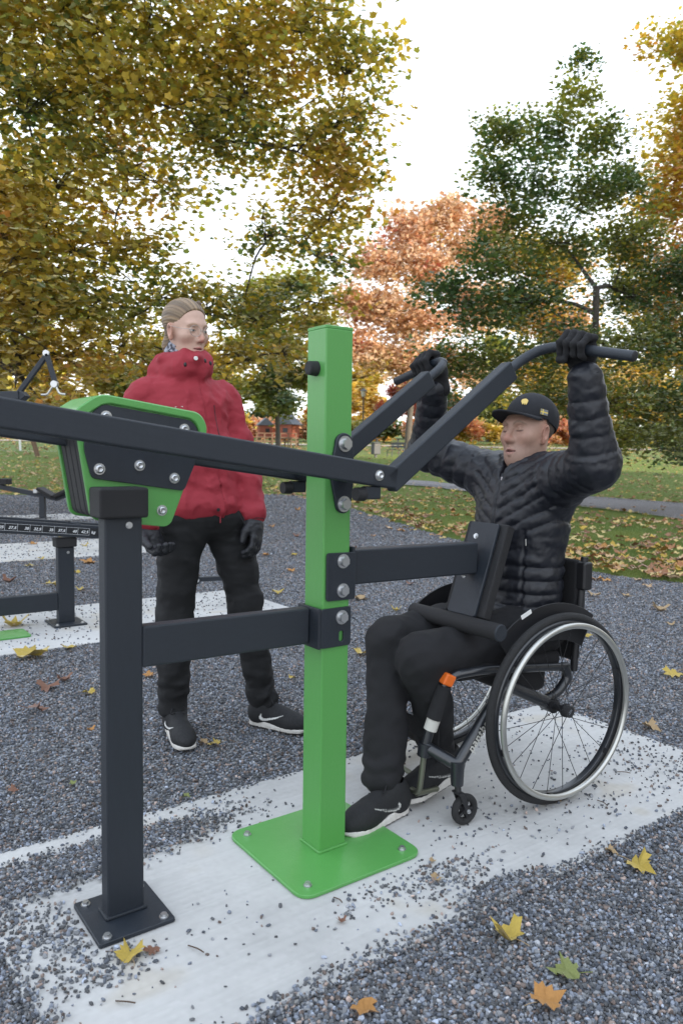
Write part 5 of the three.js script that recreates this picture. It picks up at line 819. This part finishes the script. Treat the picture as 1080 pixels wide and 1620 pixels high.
function tree(name, label, o, group) {
  const r = rng(o.seed), y0 = hgt(o.base[0], o.base[1]) - 0.05, B = V(o.base[0], y0, o.base[1]), g = thing(name, label, 'tree', B.toArray(), 0, group);
  const top = V(...o.fork).sub(B), nodes = [], branches = [], gs = (s) => (r() + r() + r() - 1.5) * s;
  const tp = [V(0, 0, 0), top.clone().multiplyScalar(0.35).add(V(gs(0.2), 0, gs(0.2))), top.clone().multiplyScalar(0.7).add(V(gs(0.2), 0, gs(0.2))), top];
  const tg = [taper(tp, o.r, o.r * 0.62, 12, 12)]; if (o.flare) for (let k = 0; k < 6; k++) { const a = k * 1.05 + r(), R = o.r * 1.0; tg.push(taper([V(cos(a) * R * 0.35, 0.75, sin(a) * R * 0.35), V(cos(a) * R * 0.8, 0.25, sin(a) * R * 0.8), V(cos(a) * R * 1.7, -0.05, sin(a) * R * 1.7)], o.r * 0.55, o.r * 0.3, 7)); }
  part('trunk', tg, bark, g);
  new THREE.CatmullRomCurve3(tp).getPoints(8).slice(3).forEach((p, i) => nodes.push({ p, r: o.r * (0.75 - 0.03 * i) }));
  const lobes = LOBES[o.lobes].map(([x, y, z, q]) => ({ c: V(x, y, z).sub(B), q })).sort((a, b) => a.c.distanceTo(top) - b.c.distanceTo(top));
  const spots = [], qmax = max(...lobes.map((l) => l.q));
  for (const l of lobes) {
    let best = nodes[0], bd = 1e9; for (const n of nodes) { const d = n.p.distanceTo(l.c) + (n.p.y > l.c.y + 0.4 ? 0.8 * (n.p.y - l.c.y) : 0) + 0.25 * n.p.distanceTo(top); if (d < bd) { bd = d; best = n; } }
    const a = best.p, d = l.c.clone().sub(a), len = d.length(), m1 = a.clone().addScaledVector(d, 0.35).add(V(gs(0.10 * len), 0.10 * len + gs(0.05 * len), gs(0.10 * len))), m2 = a.clone().addScaledVector(d, 0.7).add(V(gs(0.08 * len), 0.07 * len, gs(0.08 * len)));
    const ra = min(best.r * 0.72, 0.03 * o.thick + 0.022 * len * o.thick), rb = max(0.010 * o.thick, ra * 0.45); branches.push(taper([a, m1, m2, l.c], ra, rb, 6, 9));
    new THREE.CatmullRomCurve3([a, m1, m2, l.c]).getPoints(6).slice(2).forEach((p, i) => nodes.push({ p, r: mix(ra, rb, (i + 2) / 6) }));
    for (let k = 0; k < (o.subs || 9); k++) {
      const u = r() * 6.283, v = r() * 1.7 - 0.75, h = sqrt(max(0, 1 - v * v)), e = l.c.clone().add(V(h * cos(u), v * 0.8, h * sin(u)).multiplyScalar(l.q * (0.65 + 0.4 * r()))), s = nodes[nodes.length - 1 - floor(r() * 2)].p, mid = s.clone().lerp(e, 0.5).add(V(gs(0.12 * l.q), 0.12 * l.q, gs(0.12 * l.q)));
      branches.push(taper([s, mid, e], rb * 0.7, 0.004 * o.thick, 4, 4)); for (let t = 0.35; t <= 1.01; t += 0.11) spots.push([new THREE.CatmullRomCurve3([s, mid, e]).getPoint(min(1, t)), l]);
    }
  }
  part('branches', branches, bark, g);
  const n = o.n, mesh = new THREE.InstancedMesh(sprig(o.seed, o.per || 7, o.leaf, o.spread), phy({ vertexColors: true, roughness: 0.75, transmission: 0.6, thickness: 0, side: THREE.DoubleSide }), n); shadows(mesh); mesh.name = 'crown'; mesh.userData.kind = 'stuff'; g.add(mesh);
  const M4 = new THREE.Matrix4(), Q = new THREE.Quaternion(), col = new THREE.Color();
  for (let k = 0; k < n; k++) {
    let pick; do pick = spots[floor(r() * spots.length)]; while (r() > pow(pick[1].q / qmax, 1.8)); const [p, l] = pick, j = o.jit * l.q, c = p.clone().add(V(gs(j), gs(j * 0.75) - 0.05 * l.q, gs(j)));
    Q.setFromEuler(new THREE.Euler((r() - 0.5) * 0.9, r() * 6.283, (r() - 0.5) * 0.9)); const s = 0.75 + 0.5 * r(); M4.compose(c, Q, V(s, s, s)); mesh.setMatrixAt(k, M4);
    const w = c.clone().add(B), t = clamp(0.5 + 1.1 * fbm(w.x * o.patch, w.y * o.patch, w.z * o.patch + o.seed) + (r() - 0.5) * 0.55) * 0.999 * (o.cols.length - 1), i = floor(t), f = t - i, A = o.cols[i], Z = o.cols[i + 1]; col.setRGB(mix(A[0], Z[0], f), mix(A[1], Z[1], f), mix(A[2], Z[2], f)); mesh.setColorAt(k, col);
  }
  return g;
}
const cG = [0.085, 0.16, 0.030], cOl = [0.22, 0.235, 0.030], cYe = [0.58, 0.43, 0.040], cOr = [0.60, 0.29, 0.045], cPe = [0.74, 0.46, 0.26], cRe = [0.52, 0.12, 0.07], cDk = [0.06, 0.12, 0.035], cYG = [0.38, 0.38, 0.045];
tree('maple_tree', 'large yellow-green maple whose boughs hang over the woman', { seed: 3, base: [-7.4, -12.6], fork: [-6.9, 3.4, -12.4], r: 0.42, thick: 1.8, lobes: 'maple', n: 8400, leaf: 0.092, spread: 0.34, jit: 0.66, patch: 0.55, cols: [cG, cOl, cYG, cYe, cYe, cYe, cOr] });
tree('green_maple_tree', 'dark green slender maple behind the man with bare limb showing', { seed: 5, base: [5.15, -17.3], fork: [5.3, 4.7, -16.4], r: 0.11, thick: 0.85, lobes: 'green', n: 5200, leaf: 0.09, spread: 0.26, jit: 0.70, patch: 0.5, cols: [cDk, cG, cG, cOl, cOl, cYG] });
tree('yellow_maple_tree', 'golden maple cut off by the picture edge behind the green maple', { seed: 7, base: [10.6, -22.5], fork: [10.4, 4.0, -22.5], r: 0.22, thick: 1, lobes: 'yellowR', n: 3000, leaf: 0.13, spread: 0.40, jit: 0.65, patch: 0.4, cols: [cYG, cYe, cYe, cOr, cPe] });
tree('orange_maple_tree', 'sunlit peach and orange maple at the centre of the background', { seed: 9, base: [4.4, -51.5], fork: [4.6, 5.2, -51.5], r: 0.26, thick: 1.3, lobes: 'orange', n: 3600, leaf: 0.26, spread: 0.8, jit: 0.6, patch: 0.22, cols: [cYe, cPe, cPe, cPe, [0.72, 0.36, 0.17], cRe] });
tree('golden_maple_tree', 'sunlit golden maple seen through the gaps of the green one', { seed: 13, base: [16, -62.5], fork: [16, 6.5, -62.5], r: 0.30, thick: 1.4, lobes: 'orange2', n: 3200, leaf: 0.32, spread: 0.9, jit: 0.6, patch: 0.2, cols: [cYG, cYe, cYe, cOr, cPe] });
tree('red_shrub', 'low bright red shrub under the orange maple', { seed: 15, base: [5.3, -56.5], fork: [5.3, 2.6, -56.5], r: 0.08, thick: 0.8, lobes: 'red', n: 1500, leaf: 0.24, spread: 0.5, jit: 0.34, patch: 0.3, cols: [cOr, cRe, cRe, [0.5, 0.12, 0.10]] });
tree('birch_tree', 'pale yellow birch with grey trunk left of the green post', { seed: 17, base: [-3.55, -42.0], fork: [-3.5, 4.6, -42.0], r: 0.15, thick: 0.8, lobes: 'yellowC', n: 2600, leaf: 0.21, spread: 0.5, jit: 0.42, patch: 0.3, cols: [cG, cYG, cYG, cYe, cYe] });
tree('lime_tree', 'yellow-green lime behind the woman at the field edge', { seed: 19, base: [-9.8, -38.3], fork: [-9.6, 3.2, -38.3], r: 0.18, thick: 0.9, lobes: 'yellowL', n: 2400, leaf: 0.21, spread: 0.5, jit: 0.36, patch: 0.3, cols: [cG, cYG, cYe, cYe] });
const ORD = ['first', 'second', 'third', 'fourth', 'fifth', 'sixth', 'seventh', 'eighth', 'ninth', 'tenth', 'eleventh', 'twelfth', 'thirteenth', 'fourteenth', 'fifteenth', 'sixteenth', 'seventeenth', 'eighteenth'];
// distant wood closing the view
{
  const r = rng(99), kinds = [['distant yellow tree in the wood behind the field', [cYG, cYe, cYe, cOr]], ['distant orange tree in the wood behind the playground', [cYe, cOr, cPe, cOr]], ['distant green tree in the wood behind the field', [cDk, cG, cOl, cYG]]];
  let k = 0;
  for (let x = -52; x <= 50; x += 6.2) {
    const z = -82 - 10 * r(), X = x + (r() - 0.5) * 3, y = hgt(X, z), h = 8.5 + 4 * r(), kind = x < -12 ? [0, 2, 0][k % 3] : x < 30 ? [1, 0, 1, 2][k % 4] : [0, 2][k % 2], key = 'far' + k; const ls = []; for (let i = 0; i < 8; i++) { const a = r() * 6.28, q = r(); ls.push([X + cos(a) * 2.4 * q, y + 0.9 + (h - 2) * (i / 7), z + sin(a) * 2.4 * q, mix(2.6, 1.5, i / 7)]); }
    LOBES[key] = ls; tree('distant_tree', kinds[kind][0] + ', ' + ORD[k] + ' tree from the left', { seed: 200 + k, base: [X, z], fork: [X, y + 3.2, z], r: 0.24, thick: 1.4, lobes: key, n: 1000, per: 6, leaf: 0.6, spread: 1.1, jit: 0.36, patch: 0.12, subs: 4, cols: kinds[kind][1] }, 'distant wood'); k++;
  }
}
// shrubs along the far edge of the park
{
  const r = rng(131); let k = 0;
  for (let x = -33; x <= 36; x += 5.3) { const z = -73 - 3 * r(), y = hgt(x, z), key = 'shrub' + k, kind = [1, 0, 2, 1, 0][k % 5]; LOBES[key] = [0, 1, 2, 3, 4].map((i) => [x + (i - 2) * 1.15 + r() - 0.5, y + 0.9 + 1.2 * r() * (i % 2 ? 1 : 0.5), z + r() - 0.5, 1.0 + 0.5 * r()]); tree('shrub', ['low yellow shrub', 'low rusty orange shrub', 'low green shrub'][kind] + ' along the far park edge, ' + ORD[k] + ' shrub from the left', { seed: 300 + k, base: [x, z], fork: [x, y + 0.7, z], r: 0.09, thick: 0.8, lobes: key, n: 560, per: 6, leaf: 0.34, spread: 0.6, jit: 0.5, patch: 0.2, subs: 4, cols: [[cYG, cYe, cYe], [cOr, cPe, cRe, cOr], [cDk, cG, cOl]][kind] }, 'far shrubs'); k++; }
}
// trunk of the next maple at the left edge
{ LOBES.side = [[-12.6, 5.0, -23, 1.8], [-10.6, 6.4, -23, 1.8], [-13.0, 7.6, -22, 1.9], [-10.2, 8.4, -23.4, 1.6], [-8.8, 5.4, -23.2, 1.3]]; tree('roadside_maple_tree', 'old maple with flared brown trunk at the left edge of the lawn', { seed: 23, base: [-10.75, -22.6], fork: [-10.9, 3.6, -22.6], r: 0.34, flare: true, thick: 1.2, lobes: 'side', n: 2000, leaf: 0.17, spread: 0.4, jit: 0.34, patch: 0.4, cols: [cOl, cYG, cYe, cOr] }); }

// ---------------------------------------------------------------- grass and fallen leaves
{
  const r = rng(41), blades = []; for (let k = 0; k < 9; k++) { const a = r() * 6.28, d = 0.035 * r(), h = 0.6 + 0.5 * r(), w = 0.0035 / 0.05 * 0.055, l = 0.35 * (r() - 0.3), p = [cos(a) * d * 20, sin(a) * d * 20]; const ca = cos(a + 1.3), sa = sin(a + 1.3), g = new THREE.BufferGeometry(); g.setAttribute('position', new THREE.Float32BufferAttribute([p[0] - ca * w, 0, p[1] - sa * w, p[0] + ca * w, 0, p[1] + sa * w, p[0] + cos(a) * l * 0.4 + ca * w * 0.7, h * 0.6, p[1] + sin(a) * l * 0.4 + sa * w * 0.7, p[0] + cos(a) * l, h, p[1] + sin(a) * l], 3)); g.setAttribute('uv', new THREE.Float32BufferAttribute([0, 0, 1, 0, 1, 0.6, 0.5, 1], 2)); g.setIndex([0, 1, 2, 0, 2, 3]); g.computeVertexNormals(); blades.push(g.toNonIndexed()); }
  const spots = []; let tries = 0; while (spots.length < 120000 && tries++ < 600000) { const D = 6.4 + 40 * pow(r(), 1.7), x = (r() * 2 - 1) * (0.48 * D + 0.4), z = -D; if (inside(yard, x, z) && r() > 0.0) continue; if (inside(pathPts, x, z)) continue; spots.push([x, z, D]); }
  const m = shadows(new THREE.InstancedMesh(mergeGeometries(blades), phy({ roughness: 0.8, transmission: 0.3, thickness: 0 }), spots.length)); m.name = 'grass'; tag(m, 'short green grass blades of the lawn', 'grass', null, 'stuff'); scene.add(m);
  const M4 = new THREE.Matrix4(), c = new THREE.Color(); spots.forEach(([x, z, D], i) => { const s = (0.042 + 0.03 * r()) * (1 + 0.018 * (D - 7)); M4.makeRotationY(r() * 6.28).scale(V(s * 1.2, s * (0.8 + 0.5 * r()), s * 1.2)).setPosition(x, hgt(x, z) - 0.02, z); m.setMatrixAt(i, M4); const t = clamp(0.5 + 0.9 * fbm(x * 0.6, z * 0.6) + 0.3 * (r() - 0.5)); c.setRGB(mix(0.10, 0.25, t), mix(0.19, 0.27, t), mix(0.03, 0.05, t)); m.setColorAt(i, c); });
}
const leafMat = (c) => phy({ color: rgb(...c), roughness: 0.75, transmission: 0.2, thickness: 0, side: THREE.DoubleSide, map: scuffTone });
{
  const r = rng(43), cols = [[0.50, 0.33, 0.05], [0.42, 0.20, 0.045], [0.30, 0.13, 0.05], [0.55, 0.42, 0.16], [0.22, 0.10, 0.045], [0.46, 0.30, 0.16]], spots = []; let tries = 0;
  while (spots.length < 4600 && tries++ < 90000) { const D = 6.6 + 30 * pow(r(), 1.6), x = (r() * 2 - 1) * (0.48 * D + 0.4), z = -D; if (inside(yard, x, z) || (inside(pathPts, x, z) && r() > 0.12)) continue; if (r() > 0.45 + 0.9 * fbm(x * 0.5, z * 0.5) + (x < 1.5 ? 0.3 : 0)) continue; spots.push([x, z]); }
  for (let k = 0; k < 5200; k++) { const D = 36 + 42 * r(), x = (r() * 2 - 1) * 0.47 * D; if (r() < 0.35 + 0.9 * fbm(x * 0.15, D * 0.15) + (D > 54 ? 0.35 : 0)) spots.push([x, -D, 1.7]); }
  for (let k = 0; k < 900; k++) { const e = yard[floor(r() * yard.length)]; if (e[1] > -6 || e[1] < -24) continue; spots.push([e[0] + (r() - 0.5) * 0.9, e[1] + (r() - 0.5) * 0.9]); }
  for (let k = 0; k < 3; k++) { const list = spots.filter((_, i) => i % 3 === k), m = shadows(new THREE.InstancedMesh(leafGeo(70 + k, 0.9), phy({ roughness: 0.8, transmission: 0.2, thickness: 0, side: THREE.DoubleSide }), list.length)); m.name = numbered('leaf_litter'); tag(m, ['yellow and brown maple leaves littering the lawn', 'curled maple leaves strewn between the grass blades', 'dry maple leaves gathered along the gravel edge'][k], 'leaves', 'leaf litter', 'stuff'); scene.add(m);
    const M4 = new THREE.Matrix4(), c = new THREE.Color(); list.forEach(([x, z, big = 1], i) => { const s = (0.075 + 0.085 * r()) * big; M4.compose(V(x, hgt(x, z) + (inside(yard, x, z) ? -0.002 : 0.030) + 0.015 * r(), z), new THREE.Quaternion().setFromEuler(new THREE.Euler(-PI / 2 + (r() - 0.5) * 1.0, r() * 6.28, (r() - 0.5) * 0.9, 'YXZ')), V(s, s, s)); m.setMatrixAt(i, M4); const q = cols[floor(r() * cols.length)], t = 0.75 + 0.5 * r(); c.setRGB(q[0] * t, q[1] * t, q[2] * t); m.setColorAt(i, c); }); }
}
// single leaves lying on the gravel and the slab: x, z, width, colour
const FALLEN = [[-0.467,-1.652,0.065,"y"],[-0.42,-1.664,0.038,"b"],[0.855,-2.063,0.082,"y"],[0.409,-1.743,0.082,"y"],[0.512,-1.61,0.07,"g"],[0.449,-1.523,0.072,"o"],[0.065,-1.491,0.06,"o"],[-1.403,-3.592,0.104,"b"],[-1.363,-3.716,0.076,"b"],[-1.327,-3.273,0.089,"b"],[-1.703,-4.141,0.175,"y"],[-1.564,-4.34,0.081,"y"],[-1.183,-3.525,0.06,"y"],[-1.01,-3.043,0.036,"o"],[-0.482,-2.909,0.055,"y"],[-0.529,-2.92,0.045,"t"],[1.768,-3.974,0.108,"y"],[1.333,-3.176,0.076,"t"],[2.416,-5.689,0.124,"t"],[2.097,-6.246,0.105,"t"],[0.129,-4.312,0.102,"y"],[0.161,-5.958,0.12,"t"],[0.616,-6.693,0.073,"b"],[0.412,-5.543,0.075,"y"],[-0.506,-6.147,0.103,"y"],[0.037,-6.277,0.074,"y"],[-0.974,-3.821,0.058,"o"],[-0.239,-3.815,0.039,"y"],[0.571,-5.554,0.065,"t"],[1.593,-4.809,0.057,"y"],[-0.501,-2.452,0.029,"g"],[-0.912,-2.545,0.026,"g"],[-1.091,-2.48,0.038,"b"],[0.015,-1.788,0.025,"b"],[0.271,-2.073,0.021,"t"],[0.73,-2.456,0.029,"t"],[0.272,-1.984,0.034,"t"],[0.8,-2.143,0.037,"t"],[-2.12,-4.883,0.165,"y"],[-2.436,-6.364,0.107,"y"],[-2.143,-6.182,0.083,"y"],[-2.563,-7.679,0.154,"o"],[-2.468,-7.037,0.083,"y"],[-2.86,-6.516,0.12,"b"],[-3.03,-7.374,0.086,"y"],[-3.123,-7.895,0.079,"y"],[-0.483,-7.344,0.086,"o"],[-0.84,-8.444,0.085,"o"],[-0.602,-10.402,0.104,"b"],[-1.066,-11.665,0.117,"o"],[-0.524,-8.48,0.071,"y"],[0.346,-8.076,0.081,"o"],[0.507,-7.44,0.069,"y"],[0.986,-7.29,0.079,"t"],[1.701,-6.504,0.076,"b"],[2.057,-6.689,0.079,"t"],[2.378,-6.268,0.074,"t"],[2.294,-5.215,0.061,"t"],[0.159,-9.121,0.076,"b"],[0.874,-8.636,0.079,"o"],[-3.534,-9.634,0.113,"y"],[-3.721,-9.141,0.107,"o"],[-3.052,-9.037,0.091,"y"],[-0.885,-15.19,0.126,"o"],[0.445,-10.546,0.088,"o"]];
{
  const r = rng(47), C = { y: [0.50, 0.36, 0.06], b: [0.21, 0.095, 0.055], g: [0.22, 0.25, 0.07], o: [0.46, 0.22, 0.055], t: [0.42, 0.29, 0.15] }, word = { y: 'yellow', b: 'brown', g: 'greenish', o: 'orange', t: 'tan' };
  const mats = Object.fromEntries(Object.entries(C).map(([k, c]) => [k, leafMat(c)])), geos = [0, 1, 2, 3, 4].map((k) => { const g = leafGeo(90 + k, 1.0); return g; }), stalks = [0, 1, 2].map((k) => pipe([V(0, 0.03, 0), V(0.04 * (k - 1), -0.2, 0.05), V(0.12 * (k - 1), -0.45, 0.09)], 0.014, 8, 4));
  const own = ['yellow maple leaf on the slab in front of the dark base plate', 'small curled brown leaf beside the yellow leaf on the slab', 'yellow leaf on the gravel right of the slab edge', 'pale yellow maple leaf on the gravel below the wheelchair', 'greenish grey maple leaf low on the right gravel', 'orange-brown maple leaf at the bottom right gravel', 'orange leaf touching the bottom picture edge', 'larger curled brown leaf left of the stop post', 'small brown leaf touching the larger curled brown one', 'flat brown leaf nearest the stop post on the left gravel', 'long yellow leaf below the weight lever machine slab'];
  FALLEN.forEach(([x, z, w, c], i) => {
    const shade = z > -3.2 ? 'near' : z > -5.4 ? 'middle' : 'far', on = onSlab(x, z);
    const g = new THREE.Group(); g.name = numbered('fallen_leaf'); scene.add(g); g.position.set(x, (on ? 0.004 : GRAVEL_Y + 0.012), z); g.rotation.set((r() - 0.5) * 0.35, r() * 6.28, (r() - 0.5) * 0.35, 'YXZ'); const s = w / 0.95; g.scale.set(s, s, s);
    tag(g, i < own.length ? own[i] : `small ${word[c]} leaf lying on the ${on ? 'pale slab' : shade === 'near' ? 'gravel close to the slab' : shade === 'middle' ? 'gravel behind the slab' : 'far gravel by the lawn'}`, 'leaf', 'leaves fallen on gravel and slab');
    part('blade', geos[i % 5].clone().translate(0, -0.35, 0.06).rotateX(-PI / 2), mats[c], g); if (w > 0.05) part('stalk', stalks[i % 3].clone().translate(0, -0.35, 0.06).rotateX(-PI / 2), mats[c === 'y' || c === 'o' ? 't' : c], g);
  });
  { const sets = new Map(); scene.children.filter((o) => o.name.startsWith('fallen_leaf')).forEach((o) => { const l = o.userData.label; if (!sets.has(l)) sets.set(l, []); sets.get(l).push(o); }); for (const [l, list] of sets) if (list.length > 1) list.sort((a, b) => a.position.x / -a.position.z - b.position.x / -b.position.z).forEach((o, i) => { o.userData.label = l + ', ' + ORD[i] + ' such from the left'; }); }
  // twigs and scraps on the slab
  for (const [a, b, t, l, words] of [[-0.52, 0.20, 0.6, 0.05, 'thin brown twig beside the curled leaf on the slab'], [-0.72, 0.28, 0.2, 0.045, 'thin brown twig at the gravelly left slab corner'], [0.92, 0.28, 1.2, 0.05, 'thin brown twig just below the large wheelchair wheel'], [1.18, 0.18, 0.4, 0.045, 'thin brown twig right of the large wheelchair wheel'], [-0.13, 0.235, 0.9, 0.035, 'short brown twig at the green base plate corner']]) { const p = local(a, 0.004, b), q = p.clone().add(V(cos(t) * l, 0.003, sin(t) * l)); single('twig', [pipe([p, p.clone().lerp(q, 0.5).add(V(0.004, 0.003, 0.003)), q], 0.0016, 8, 5)], wood, words, 'twig', 'twigs on the slab'); }
}
renderer.render(scene, camera);
